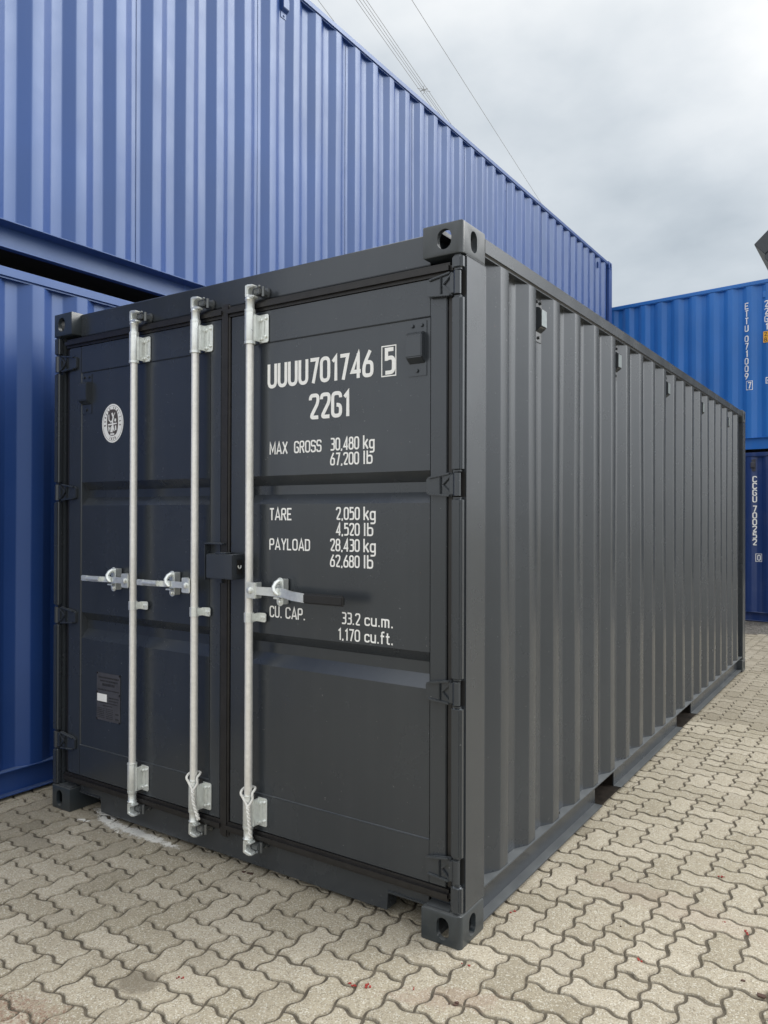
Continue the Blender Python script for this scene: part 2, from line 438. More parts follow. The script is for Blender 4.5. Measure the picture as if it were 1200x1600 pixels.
def sheet(name, x0, x1, y0, y1, z, mat, nx=1, ny=24, usegz=True):
    b = MB(); vs = []; fs = []
    for j in range(ny + 1):
        for i in range(nx + 1):
            x = x0 + (x1 - x0) * i / nx; y = y0 + (y1 - y0) * j / ny
            vs.append((x, y, z + (gz(y) if usegz else 0)))
    for j in range(ny):
        for i in range(nx):
            a = j * (nx + 1) + i; fs.append((a, a + 1, a + nx + 2, a + nx + 1))
    b.add_raw(vs, fs); o = b.build(name, mat, smooth=0); tag(o, kind='structure'); return o
sheet('paving_joints', -3.5, 5.0, -3.6, 9.3, -0.0048, M['moss'], 1, 120)
def gravel_material():
    t = MT('gravel_dark'); v = t.n('ShaderNodeTexVoronoi'); v.inputs['Scale'].default_value = 55; t.l(t.tc.outputs['Object'], v.inputs['Vector'])
    s2 = t.n('ShaderNodeSeparateColor'); t.l(v.outputs['Color'], s2.inputs[0])
    c = t.mix(s2.outputs[0], (0.06, 0.055, 0.048), (0.26, 0.24, 0.21)); c = t.mix(t.ramp(t.noise(9, 4), [(0.4, 0), (0.7, 0.6)]), c, (0.05, 0.045, 0.038))
    t.set(color=c, rough=0.95); t.bump(v.outputs['Distance'], 1.0, 0.02); return t.m
M['gravel'] = gravel_material()
sheet('gravel_strip', -6.0, 5.0, 9.1, 16.0, -0.004, M['gravel'], 40, 40)
def yard_material():
    t = MT('yard_ground'); a = t.noise(0.25, 5); b = t.noise(40, 5, 0.7)
    c = t.mix(a, (0.24, 0.22, 0.175), (0.33, 0.305, 0.25)); c = t.mix(t.ramp(b, [(0.3, 0.5), (0.65, 0)]), c, (0.12, 0.105, 0.08)); t.set(color=c, rough=0.95); t.bump(b, 0.6, 0.004); return t.m
M['yard'] = yard_material()
def yard():
    b = MB(); R = 900
    b.add_raw([(-R, -R, -0.075), (R, -R, -0.075), (R, R, -0.075), (-R, R, -0.075)], [(0, 1, 2, 3)])
    o = b.build('ground', M['yard'], smooth=0); tag(o, kind='structure')
yard()

# ------------------------------------------------------------------ stroke lettering
GL = {  # glyph: (width, [ (points, radius, closed) ]) centre-line coordinates, cap height 1
 'U': (.50, [([(0, 1.0), (0, .06), (.44, .06), (.44, 1.0)], .22, 0)]),
 '7': (.50, [([(.0, .94), (.43, .94), (.17, 0)], .0, 0)]),
 '0': (.50, [([(0, .94), (.44, .94), (.44, .06), (0, .06)], .22, 1)]),
 'O': (.52, [([(0, .94), (.46, .94), (.46, .06), (0, .06)], .22, 1)]),
 'D': (.50, [([(0, .94), (.42, .94), (.42, .06), (0, .06)], .19, 2)]),
 '1': (.30, [([(.02, .76), (.20, .93), (.20, 0)], .0, 0)]),
 '4': (.52, [([(.36, 0), (.36, .95), (.36, .96), (.02, .26), (.50, .26)], .0, 0)]),
 '6': (.50, [([(.34, 1.0), (.10, .62), (0, .40), (0, .06), (.44, .06), (.44, .56), (.08, .56)], .18, 0)]),
 '9': (.50, [([(.10, 0), (.34, .38), (.44, .60), (.44, .94), (0, .94), (0, .44), (.36, .44)], .18, 0)]),
 '5': (.50, [([(.43, .94), (.05, .94), (.05, .52)], 0, 0), ([(.02, .57), (.12, .62), (.44, .62), (.44, .06), (0, .06)], .19, 0)]),
 '2': (.50, [([(0, .76), (0, .94), (.44, .94), (.44, .64), (.02, .06), (.47, .06)], .17, 0)]),
 '3': (.48, [([(0, .94), (.42, .94), (.42, .52), (.12, .52)], .15, 0), ([(.12, .52), (.42, .52), (.42, .06), (0, .06)], .17, 0)]),
 '8': (.50, [([(.03, .94), (.41, .94), (.41, .53), (.03, .53)], .17, 1), ([(0, .53), (.44, .53), (.44, .06), (0, .06)], .19, 1)]),
 'G': (.50, [([(.44, .76), (.44, .94), (0, .94), (0, .06), (.44, .06), (.44, .48), (.22, .48)], .18, 0)]),
 'C': (.50, [([(.44, .74), (.44, .94), (0, .94), (0, .06), (.44, .06), (.44, .26)], .20, 0)]),
 'M': (.62, [([(0, 0), (0, .98), (.28, .25), (.56, .98), (.56, 0)], .0, 0)]),
 'A': (.56, [([(0, 0), (.26, .98), (.52, 0)], .0, 0), ([(.08, .27), (.44, .27)], 0, 0)]),
 'X': (.52, [([(0, 0), (.48, 1)], 0, 0), ([(0, 1), (.48, 0)], 0, 0)]),
 'R': (.50, [([(0, 0), (0, .94), (.42, .94), (.42, .50), (0, .50)], .16, 3), ([(.22, .50), (.46, 0)], 0, 0)]),
 'P': (.48, [([(0, 0), (0, .94), (.42, .94), (.42, .46), (0, .46)], .16, 3)]),
 'S': (.50, [([(.44, .76), (.44, .94), (0, .94), (0, .53), (.44, .53), (.44, .06), (0, .06), (0, .24)], .16, 0)]),
 'T': (.48, [([(0, .94), (.46, .94)], 0, 0), ([(.23, .94), (.23, 0)], 0, 0)]),
 'E': (.44, [([(.42, .94), (0, .94), (0, .06), (.42, .06)], 0, 0), ([(0, .50), (.36, .50)], 0, 0)]),
 'B': (.48, [([(0, .94), (.38, .94), (.38, .53), (0, .53)], .12, 0), ([(0, .53), (.42, .53), (.42, .06), (0, .06), (0, 1)], .14, 3)]),
 'V': (.52, [([(0, 1), (.24, .02), (.48, 1)], 0, 0)]),
 'I': (.10, [([(.02, 0), (.02, 1)], 0, 0)]),
 'Y': (.52, [([(0, 1), (.24, .45), (.48, 1)], 0, 0), ([(.24, .5), (.24, 0)], 0, 0)]),
 'L': (.44, [([(0, 1), (0, .06), (.40, .06)], 0, 0)]),
 '.': (.16, [([(.04, 0), (.04, .13)], 0, 0)]),
 ',': (.16, [([(.06, .12), (.02, -.06)], 0, 0)]),
 'k': (.46, [([(0, 0), (0, 1)], 0, 0), ([(.40, .70), (.04, .30)], 0, 0), ([(.14, .42), (.42, 0)], 0, 0)]),
 'g': (.48, [([(.40, .68), (.40, -.24), (.0, -.24)], .15, 0), ([(.40, .62), (0, .62), (0, .06), (.40, .06)], .18, 1)]),
 'l': (.16, [([(.04, 0), (.04, 1)], 0, 0)]),
 'b': (.46, [([(0, 0), (0, 1)], 0, 0), ([(0, .62), (.40, .62), (.40, .06), (0, .06)], .18, 1)]),
 'c': (.44, [([(.38, .48), (.38, .62), (0, .62), (0, .06), (.38, .06), (.38, .20)], .17, 0)]),
 'u': (.48, [([(0, .68), (0, .06), (.40, .06), (.40, .68)], .16, 0), ([(.40, .3), (.40, 0)], 0, 0)]),
 'm': (.70, [([(0, 0), (0, .68)], 0, 0), ([(0, .62), (.30, .62), (.30, 0)], .13, 0), ([(.30, .62), (.60, .62), (.60, 0)], .13, 0)]),
 'f': (.36, [([(.10, 0), (.10, .94), (.34, .94)], .12, 0), ([(-.02, .62), (.32, .62)], 0, 0)]),
 't': (.36, [([(.12, .90), (.12, .06), (.34, .06)], .12, 0), ([(-.02, .62), (.32, .62)], 0, 0)]),
 ' ': (.34, []),
}
def fillet(pts, r, closed):
    if r <= 0: return pts
    out = []; n = len(pts)
    for i, p in enumerate(pts):
        if not closed and i in (0, n - 1): out.append(p); continue
        a = Vector(pts[i - 1]); b = Vector(p); c = Vector(pts[(i + 1) % n])
        l1, l2 = (a - b).length, (c - b).length
        if l1 < 1e-6 or l2 < 1e-6: out.append(p); continue
        k = min(r, l1 * .49 if (closed or 0 < i - 1) else l1 * .9, l2 * .49 if (closed or i + 1 < n - 1) else l2 * .9)
        p0 = b + (a - b) / l1 * k; p1 = b + (c - b) / l2 * k
        for q in range(6):
            t = q / 5; v = p0 * (1 - t) ** 2 + b * (2 * t * (1 - t)) + p1 * t ** 2; v2 = p0.lerp(p1, t)
            # rounder than a parabola
            v = b.lerp(v, 0.98); out.append((v.x, v.y))
    return out
DENSE = [0]
def ribbon(mb, pts, w, closed, M4, th):
    if DENSE[0]:
        q = []; m0 = len(pts)
        for i in range(m0 if closed else m0 - 1):
            a, c = Vector(pts[i]), Vector(pts[(i + 1) % m0]); k = max(1, int((c - a).length / DENSE[0]))
            for t in range(k): q.append(tuple(a.lerp(c, t / k)))
        if not closed: q.append(pts[-1])
        pts = q
    P = [Vector(p) for p in pts]; n = len(P); L = []; R = []
    for i in range(n):
        if closed: a, b, c = P[i - 1], P[i], P[(i + 1) % n]
        else: a, b, c = P[max(i - 1, 0)], P[i], P[min(i + 1, n - 1)]
        e1 = (b - a) if (b - a).length > 1e-7 else (c - b); e2 = (c - b) if (c - b).length > 1e-7 else e1
        if e1.length < 1e-7: continue
        e1 = e1.normalized(); e2 = e2.normalized()
        n1 = Vector((-e1.y, e1.x)); n2 = Vector((-e2.y, e2.x)); nn = n1 + n2
        if nn.length < 1e-3: nn = n1
        nn.normalize(); k = (w / 2) / max(0.45, nn.dot(n1))
        L.append(b + nn * k); R.append(b - nn * k)
    m_ = len(L); vs = []
    for k_, q in enumerate(L): vs.append((q.x, q.y, th + .0004 * k_ / m_ * (not closed)))
    for k_, q in enumerate(R): vs.append((q.x, q.y, th + .0004 * k_ / m_ * (not closed)))
    for q in L: vs.append((q.x, q.y, 0))
    for q in R: vs.append((q.x, q.y, 0))
    fs = []; rng = range(m_) if closed else range(m_ - 1)
    for i in rng:
        j = (i + 1) % m_
        fs += [(i, j, m_ + j, m_ + i), (i, 2 * m_ + i, 2 * m_ + j, j), (m_ + i, m_ + j, 3 * m_ + j, 3 * m_ + i)]
    mb.add_raw(vs, fs, M4)
def text_width(s, h, xs=1.0, gap=.14):
    return sum((GL[c][0] + gap) for c in s) * h * xs - gap * h * xs
def put_text(mb, s, M4, h, w=None, stroke=.125, gap=.14, vertical=False, vstep=1.2, th=0.0006):
    """writes s starting at the local origin of M4 (x right, y up, z out)"""
    xs = 1.0
    nat = sum(GL[c][0] + gap for c in s) - gap
    if w: xs = w / (nat * h)
    x = 0.0; y = 0.0
    for k, ch in enumerate(s):
        wd, strokes = GL[ch]
        for si_, (pts, r, cl) in enumerate(strokes):
            th_ = th + .00047 * si_
            if cl in (2, 3):      # D / R / P : square on the left, round on the right
                q = list(pts)
                if cl == 2: q = [(0, .94)] + [(0, .94), (.42, .94), (.42, .06), (0, .06)][1:] + [(0, .06), (0, .94)]
                rp = fillet(q, r, False) if cl == 3 else fillet([(0, .94), (.42, .94), (.42, .06), (0, .06)], r, False) + [(0, .94)]
                rp = [p for i_, p in enumerate(rp) if i_ == 0 or (Vector(p) - Vector(rp[i_ - 1])).length > 1e-5]
                closed = cl == 2
                if closed: rp = rp[:-1]
            else:
                rp = fillet(pts, r, cl == 1); closed = cl == 1
            sq = [((x + (p[0] + stroke / 2) * h * xs), y + p[1] * h) for p in rp]
            ribbon(mb, sq, stroke * h * (1.0 if xs > .8 else .92), closed, M4, th_)
        if vertical: y -= vstep * h
        else: x += (wd + gap) * h * xs
def plane_y(x, y, z):      # letters on a face looking towards -y
    return Matrix(((1, 0, 0, x), (0, 0, -1, y), (0, 1, 0, z), (0, 0, 0, 1)))
def plane_x(x, y, z):      # letters on a face looking towards +x
    return Matrix(((0, 0, 1, x), (1, 0, 0, y), (0, 1, 0, z), (0, 0, 0, 1)))

# ------------------------------------------------------------------ corner castings (hollow, with real apertures)
def stadium(w, h, n=10):
    r = min(w, h) / 2; p = []
    if h >= w:
        for k in range(n + 1): a = PI * k / n; p.append((r * math.cos(a), h / 2 - r + r * math.sin(a)))
        for k in range(n + 1): a = PI + PI * k / n; p.append((r * math.cos(a), -h / 2 + r + r * math.sin(a)))
    else:
        for k in range(n + 1): a = -PI / 2 + PI * k / n; p.append((w / 2 - r + r * math.cos(a), r * math.sin(a)))
        for k in range(n + 1): a = PI / 2 + PI * k / n; p.append((-w / 2 + r + r * math.cos(a), r * math.sin(a)))
    return p
def casting_mesh(top):
    """corner at local origin: body occupies x -.162..0, y 0...178, z 0...118; outer corner at x=0,y=0"""
    t = bmesh.new(); rr_ = .020
    poly = [(-.162, .178), (-.162, 0)] + [(-rr_ + rr_ * math.sin(PI / 2 * k / 8), rr_ - rr_ * math.cos(PI / 2 * k / 8)) for k in range(9)] + [(0, .178)]
    ins = .006
    def ring(z, d): return [t.verts.new((min(max(x, -.162 + d), -d) if abs(x + .081) > .079 - rr_ else x, min(max(y_, d), .178 - d), z)) for x, y_ in poly]
    zlv = [(0, ins), (.0018, .0018), (ins, 0), (.118 - ins, 0), (.118 - .0018, .0018), (.118, ins)]
    RR_ = [ring(z, d) for z, d in zlv]
    for a_, b_ in zip(RR_, RR_[1:]):
        for k in range(len(poly)): t.faces.new([a_[k], a_[(k + 1) % len(poly)], b_[(k + 1) % len(poly)], b_[k]])
    t.faces.new(list(reversed(RR_[0]))); t.faces.new(RR_[-1])
    bmesh.ops.recalc_face_normals(t, faces=t.faces)
    me = bpy.data.meshes.new('tmp'); t.to_mesh(me); t.free()
    ob = bpy.data.objects.new('tmp', me); C.objects.link(ob)
    cut = []
    def cutter(mb):
        o = mb.build('tmpc', M['dark'], smooth=0); cut.append(o)
        md = ob.modifiers.new('b', 'BOOLEAN'); md.operation = 'DIFFERENCE'; md.solver = 'EXACT'; md.object = o
    cutter(MB().box(-.150, -.020, .020, .162, .016, .102))
    zc = .059
    fh = [(a - .074, b + zc) for a, b in stadium(.058 if top else .050, .074 if top else .079)]
    sh = [(a + .089, b + zc) for a, b in stadium(.051, .079)]
    th_ = [(a - .081, b + .089) for a, b in stadium(.064, .124)]
    cutter(MB().prism(fh, 'y', -.05, .05)); cutter(MB().prism(sh, 'x', -.05, .05))
    cutter(MB().prism(th_, 'z', .06, .2) if top else MB().prism(th_, 'z', -.1, .06))
    dg = bpy.context.evaluated_depsgraph_get(); dg.update()
    ev = ob.evaluated_get(dg); r = bpy.data.meshes.new_from_object(ev)
    for o in cut + [ob]: bpy.data.objects.remove(o)
    return r
CAST = {}
for tp in (0, 1):
    base_m = casting_mesh(bool(tp))
    for fx in (0, 1):
        for fy in (0, 1):
            b2 = bmesh.new(); b2.from_mesh(base_m)
            for v in b2.verts: v.co = Vector((-v.co.x if fx else v.co.x, -v.co.y if fy else v.co.y, v.co.z))
            if fx != fy: bmesh.ops.reverse_faces(b2, faces=b2.faces)
            me = bpy.data.meshes.new('corner_casting'); b2.to_mesh(me); b2.free()
            for p in me.polygons: p.use_smooth = True
            me.set_sharp_from_angle(angle=rad(30)); me.materials.clear()
            CAST[(tp, fx, fy)] = me
def castings(parent, L, Wd, H, mat):
    for tp in (0, 1):
        for fx in (0, 1):
            for fy in (0, 1):
                me = CAST[(tp, fx, fy)].copy(); me.materials.append(mat)
                o = bpy.data.objects.new('corner_casting', me); C.objects.link(o); o.parent = parent
                o.location = (-Wd if fx else 0, L if fy else 0, (H - .118) if tp else 0)

def profile(y0, y1, phase, xo, depth=.036, pitch=.278, o=.072, sl=.068):
    pts = [(y0, xo - depth)]
    k = math.ceil((y0 + sl - phase) / pitch)
    while True:
        a = phase + k * pitch
        if a + o + sl > y1: break
        if a - sl < y0 - 1e-6: k += 1; continue
        pts += [(a - sl, xo - depth), (a, xo), (a + o, xo), (a + o + sl, xo - depth)]; k += 1
    pts.append((y1, xo - depth)); return pts
def corr_side(y0, y1, z0, z1, phase, xo, sign=1, Wd=0, amp=.0028):
    b = MB(); pr = profile(y0, y1, phase, xo)
    # small radius at each fold
    q = []
    for i, (y, x) in enumerate(pr):
        if 0 < i < len(pr) - 1:
            a, c, d = Vector(pr[i - 1]), Vector((y, x)), Vector(pr[i + 1])
            u = (a - c); w_ = (d - c)
            if u.length < .02 or w_.length < .02: q.append((y, x)); continue
            k = .006
            p0 = c + u.normalized() * k; p1 = c + w_.normalized() * k; mid = (p0 + p1) / 2 * .5 + c * .5
            q += [tuple(p0), tuple(mid), tuple(p1)]
        else: q.append((y, x))
    nz = 14; vs = []; fs = []
    rn = random.Random(int(phase * 1000) + int(z0 * 10) + int(y1 * 7))
    ph = [rn.uniform(0, 6.28) for _ in range(4)]
    for j in range(nz + 1):
        z = z0 + (z1 - z0) * j / nz; e = math.sin(PI * j / nz)
        for (y, x) in q:
            wob = amp * e * (math.sin(y * 3.1 + ph[0] + z) + .6 * math.sin(y * 7.7 + ph[1] - z * 2.1))
            xx = x + wob
            vs.append((xx if sign > 0 else -Wd - xx, y, z))
    n = len(q)
    for j in range(nz):
        for i in range(n - 1): fs.append((j * n + i, j * n + i + 1, (j + 1) * n + i + 1, (j + 1) * n + i))
    b.add_raw(vs, fs)
    k = 1
    while phase + k * .278 * 4 + .178 < y1 - .2:
        yy = phase + k * .278 * 4 + .178; k += 1
        if yy < y0 + .1: continue
        xa = (xo - .0358 + amp * .9) if sign > 0 else (-Wd - xo + .0328)
        b.box(xa, xa + .0016, yy - .0025, yy + .0025, z0 + .02, z1 - .02, .0005)
    return b
def corr_end(x0, x1, z0, z1, y, dirn):
    b = MB(); pr = profile(0, x1 - x0, .12, 0, .046, .25, .11, .018)
    vs = []; fs = []
    for z in (z0, z1):
        for (s_, d) in pr: vs.append((x0 + s_, y + dirn * (d), z))
    n = len(pr)
    for i in range(n - 1): fs.append((i, i + 1, n + i + 1, n + i))
    b.add_raw(vs, fs); return b

def side_rail_bottom(y0, y1, zf, pockets=(), sign=1, Wd=0, zb=0.018, dp=.052):
    """C channel open outwards; pockets = [(ya,yb)] cut through the web"""
    b = MB()
    X = (lambda a, c: (a, c)) if sign > 0 else (lambda a, c: (-Wd - c, -Wd - a))
    xa, xb = X(-dp, -.003); b.box(xa, xb, y0, y1, zf - .006, zf, .0015)
    segs = []; y = y0
    for (p, q) in pockets: segs.append((y, p)); y = q
    segs.append((y, y1))
    for (p, q) in segs:
        xa, xb = X(-dp - .002, -dp + .004); b.box(xa, xb, p, q, zb + .0062, zf - .0062, 0)
        xa, xb = X(-dp - .002, min(-dp + .046, -.006)); b.box(xa, xb, p, q, zb, zb + .007, .0015)
    return b

def make_ventilator(parent, Mx, mat, sc=1.0, face=None):
    """cowl vent: local x along width, y up, z out of the wall"""
    b = MB(); w, h, d = .070 * sc, .150 * sc, .032 * sc
    poly = [(0, .032 * sc), (0, h), (d * .55, h), (d, h - .012 * sc), (d, .055 * sc)]
    pts = []
    b.prism([(p[0], p[1]) for p in poly], 'x', -w / 2, w / 2, .003, M=Mx @ Matrix(((1, 0, 0, 0), (0, 0, 1, 0), (0, 1, 0, 0), (0, 0, 0, 1))))
    v = b.build('ventilator', mat, parent)
    b = MB(); b.box(-w / 2 - .002, w / 2 + .006, -.012, h + .042, 0, .003, .001, M=Mx)
    for p in ((-.02, h + .026), (.02, h + .026), (0, .008)):
        b.prism([(p[0] + .008 * math.cos(a * PI / 4), p[1] + .008 * math.sin(a * PI / 4)) for a in range(8)], 'z', .003, .010, .002, M=Mx)
    b.build('mounting_plate', mat, v)
    if face:
        b = MB(); b.box(-w / 2 + .003, w / 2 - .003, .058 * sc, h - .015 * sc, d + .0002, d + .0018, .0006, M=Mx); b.build('front_plate', face, v)
    return v

def build_container(name, loc, rz, L, H, mat, label, cat, phase, group=None, zf=.155, Wd=2.438, vents=(), vent_mat=None, rail_h=.07, zvent=None, amp=.0028):
    R = empty(name, loc, rz); tag(R, label, cat, group)
    castings(R, L, Wd, H, mat)
    for (x0, x1) in ((-.045, -.002), (-Wd + .002, -Wd + .045)):
        for (y0, y1) in ((.003, .165), (L - .165, L - .003)):
            MB().box(x0, x1, y0, y1, .118, H - .118, .006).build('corner_post', mat, R)
    for sg in (1, -1):
        corr_side(.15, L - .15, zf, H - rail_h - .008, phase, -.012, sg, Wd, amp).build('side_panel', mat, R, smooth=30)
        xa, xb = (-.064, -.004) if sg > 0 else (-Wd + .004, -Wd + .064)
        MB().box(xa, xb, .178, L - .178, H - rail_h - .010, H - .008, .012, 3).build('top_side_rail', mat, R)
        side_rail_bottom(.178, L - .178, zf, sign=sg, Wd=Wd, zb=.018 if zf < .2 else .100, dp=.052 if zf < .2 else .105).build('bottom_side_rail', mat, R)
    for (y, d, n) in ((.06, -1, 0), (L - .06, 1, 1)):
        corr_end(-Wd + .045, -.045, .13, H - .1, y, d).build('end_panel', mat, R, smooth=0)
        for (z0, z1, nm) in ((.02, .14, 'end_sill'), (H - .10, H - .008, 'end_header')):
            ya, yb = (.01, .12) if n == 0 else (L - .12, L - .01)
            MB().box(-Wd + .165, -.165, ya, yb, z0, z1, .005).build(nm, mat, R)
    b = MB(); n = int((L - .2) / .21)
    for k in range(n):
        y = .12 + k * .21; b.box(-Wd + .066, -.066, y, y + .10, H - .03, H - .010, .006)
    b.box(-Wd + .06, -.06, .12, L - .12, H - .05, H - .028); b.build('roof_panel', mat, R)
    fi = .06 if zf < .2 else .125
    MB().box(-Wd + fi, -fi, .12, L - .12, zf - .05, zf - .008).build('floor', M['underfloor'], R)
    zv = zvent or (H - .29)
    for y in vents:
        make_ventilator(R, Matrix(((0, 0, 1, -.047), (1, 0, 0, y), (0, 1, 0, zv), (0, 0, 0, 1))), vent_mat or mat)
    return R

# ------------------------------------------------------------------ blue stack on the left
YB = -1.78
BH1, BH2 = 2.880, 2.860
c1 = build_container('shipping_container', (-2.700, YB, 0.0), 0, 12.192, BH1, M['blue_old'],
    'long blue corrugated container on the ground at the left, partly hidden behind the grey one', 'shipping container', (.052 - YB) % .278,
    'stacked blue containers', zf=.155, rail_h=.060, vents=(1.2, 11.0))
c2 = build_container('shipping_container', (-2.705, YB, 2.893), 0, 12.192, BH2, M['blue_old'],
    'long pale-lit blue corrugated container stacked on top at the left, rising highest against the sky', 'shipping container', (.045 - YB) % .278,
    'stacked blue containers', zf=.232, rail_h=.062, vents=(2.184 - YB, 6.226 - YB, 9.77 - YB))
b = MB()
for k, ch in enumerate('UUUU'):
    pass
b.bm.free()

# ------------------------------------------------------------------ stack at the far right
ANG = rad(-7.8); SX, SY = -.675, 10.49
UL = 5.30                      # distance from the left end to the reference point
dvec = Vector((math.cos(ANG), math.sin(ANG), 0))
o0 = Vector((SX, SY, 0)) - dvec * UL
RZ = ANG - PI / 2 + PI / 2 * 2 - PI / 2     # local +y -> dvec
RZ = ANG - PI / 2
def world_dir_ok():
    return Vector((-math.sin(RZ), math.cos(RZ)))
c3 = build_container('shipping_container', (o0.x, o0.y, -.068), RZ, 6.058, 2.591, M['blue_navy'],
    'navy blue container standing on the ground behind the grey one, marked CCGU 700252', 'shipping container', (UL - 1.10) % .278, 'stacked blue containers',
    rail_h=.066, vents=(), vent_mat=M['blue_navy'], amp=.0004)
c4 = build_container('shipping_container', (o0.x, o0.y, 2.545), RZ, 6.058, 2.591, M['blue_bright'],
    'bright blue container stacked on the navy one, marked ETTU 071009 with a yellow sticker', 'shipping container', (UL - 1.10) % .278, 'stacked blue containers',
    zf=.195, rail_h=.066, vents=(), vent_mat=M['blue_bright'], amp=.0004)
def side_xy(parent, y, z, x=-.010): return Matrix(((0, 0, 1, x), (1, 0, 0, y), (0, 1, 0, z), (0, 0, 0, 1)))
def surf_x(phase, y, xo=-.012):        # x of the corrugated surface at y
    f = (y - phase) % .278
    if f < .072: return xo
    if f < .140: return xo - .036 * (f - .072) / .068
    if f < .210: return xo - .036
    return xo - .036 * (1 - (f - .210) / .068)
def side_text(parent, s, y, ztop, h, phase, mat=M['white_film'], step=1.17, boxlast=False, w=.05, name='lettering', gaps={}):
    b = MB(); z = ztop - h
    for k, ch in enumerate(s):
        if ch == ' ': z -= h * .45; continue
        # lay each character against the wall at its own depth, bent with the corrugation
        t = MB(); DENSE[0] = .006; put_text(t, ch, Matrix.Identity(4), h, w=w * (.55 if ch == '1' else 1), stroke=.16); DENSE[0] = 0
        for v in t.bm.verts:
            ly = y + v.co.x + (w * .3 if ch == '1' else 0); lz = z + v.co.y
            v.co = Vector((surf_x(phase, ly) + .0045 + v.co.z, ly, lz))
        b.merge(t.bm); z -= h * step
    if boxlast:
        bz0, bz1 = z + h * step - h * .22, z + h * step + h * 1.22; by0, by1 = y - .022, y + w + .026
        for (ya, yb, za, zb) in ((by0, by1, bz0, bz0 + .007), (by0, by1, bz1 - .007, bz1), (by0, by0 + .007, bz0 + .0072, bz1 - .0072), (by1 - .007, by1, bz0 + .0072, bz1 - .0072)):
            nseg = 6; vs = []; fs = []
            for q in range(nseg + 1):
                yy = ya + (yb - ya) * q / nseg; xx = surf_x(phase, yy) + .003
                vs += [(xx, yy, za), (xx, yy, zb)]
            for q in range(nseg): fs.append((2 * q, 2 * q + 2, 2 * q + 3, 2 * q + 1))
            b.add_raw(vs, fs)
    return b.build(name, mat, parent, smooth=0)
PH = (UL - 1.10) % .278
zb4 = 2.545; zb3 = -.068
side_text(c4, 'ETTU 071009', UL - .020, 4.812 - zb4, .098, PH, w=.052)
side_text(c4, '7', UL + .028, 3.592 - zb4, .098, PH, boxlast=True, w=.045)
side_text(c4, '22G1', UL + .262, 4.800 - zb4, .098, PH, w=.055)
side_text(c3, 'CCGU 700252', UL + .095, 2.153 - zb3, .092, PH, w=.050, step=1.11)
side_text(c3, '0', UL + .157, .955 - zb3, .085, PH, boxlast=True, w=.042)
make_ventilator(c4, side_xy(c4, UL + .275, 4.80 - zb4, -.047), M['blue_bright'], 1.0)
make_ventilator(c3, side_xy(c3, UL + .105, 2.24 - zb3, -.018), M['plate'], .85)
b = MB(); b.box(-.0095, -.007, UL + .25, UL + .42, 4.165 - zb4, 4.335 - zb4, .001); st = b.build('height_sticker', M['yellow'], c4); st['label'] = 'yellow height sticker with black figures'
b = MB(); put_text(b, '2.6', plane_x(-.0068, UL + .262, 4.262 - zb4), .06, w=.10, stroke=.15); put_text(b, '8.6', plane_x(-.0068, UL + .262, 4.180 - zb4), .06, w=.10, stroke=.15); b.build('lettering', M['black_ink'], st, smooth=0)
b = MB()
for (ya, yb, za, zb) in ((.285, .385, 3.63, 3.64), (.285, .385, 3.545, 3.555), (.285, .295, 3.556, 3.629), (.375, .385, 3.556, 3.629), (.31, .36, 3.575, 3.605)):
    b.box(-.0098, -.0080, UL + ya, UL + yb, za - zb4, zb - zb4)
b.build('data_label', M['white_film'], c4, smooth=0)

# ------------------------------------------------------------------ the anthracite container
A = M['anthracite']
G = empty('shipping_container', (0, 0, 0)); tag(G, 'dark grey container with galvanised locking bars and white UUUU 701746 lettering, standing alone in front', 'shipping container')
L20, H20, WD = 6.058, 2.591, 2.438
castings(G, L20, WD, H20, M['anthracite_worn'])
HZ_R = [2.372, 1.650, .903, .268]
HZ_L = [2.330, 1.655, 1.010, .355]
def main_post(xs, y0, y1, hz):
    b = MB(); xa, xb = xs
    b.box(xa, xb, y0 + .034, y1, .1182, H20 - .1182, .004)
    left = xs[0] < -1
    # front bar in lengths between the hinge slots
    zs = [.1184]
    for z in sorted(hz): zs += [z - .046, z + .046]
    zs.append(H20 - .1184)
    fa, fb = (xa + .002, xa + .046) if left else (xb - .046, xb - .002)
    for i in range(0, len(zs), 2): b.box(fa, fb, y0 + .003, y0 + .0338, zs[i], zs[i + 1], .009, 3)
    return b
main_post((-.058, -.0015), 0, .190, HZ_R).build('corner_post', A, G)
main_post((-WD + .0015, -WD + .058), 0, .190, HZ_L).build('corner_post', A, G)
for (xa, xb) in ((-.05, -.0015), (-WD + .0015, -WD + .05)):
    MB().box(xa, xb, L20 - .165, L20 - .003, .1182, H20 - .1182, .006).build('corner_post', A, G)
# header
MB().prism([(.055, 2.470), (.055, 2.580), (.060, 2.585), (.160, 2.585), (.160, 2.440), (.070, 2.440), (.070, 2.455)], 'x', -WD + .1622, -.1622, .0015).build('door_header', A, G)
# a second step of the header behind the castings
MB().box(-WD + .060, -.060, .075, .155, 2.430, 2.468, .002).build('header_return', A, G)
# sill with fork notches next to the castings
poly = [(-2.272, .160), (-.1645, .160), (-.1645, .092), (-.340, .092), (-.347, .085), (-.352, .022), (-2.100, .022), (-2.103, .083), (-2.110, .090), (-2.272, .090)]
b = MB(); b.prism(poly, 'y', .060, .068, .0012)
b.box(-2.272, -.1645, .0685, .150, .150, .159, .001)
b.box(-.348, -.1645, .052, .130, .0925, .0985, .0015); b.box(-2.272, -2.106, .052, .130, .0905, .0965, .0015)
b.box(-.359, -.3525, .0685, .130, .022, .091, .001); b.box(-2.0995, -2.093, .0685, .130, .022, .089, .001)
b.build('door_sill', A, G)
for (x0, x1) in ((-.154, -.052), (-2.386, -2.284)):
    MB().box(x0, x1, .010, .058, .1185, .123, .002).build('casting_gusset', A, G)
    MB().box(x0, x1, .058, .12, .1185, .156, .002).build('post_foot', A, G)
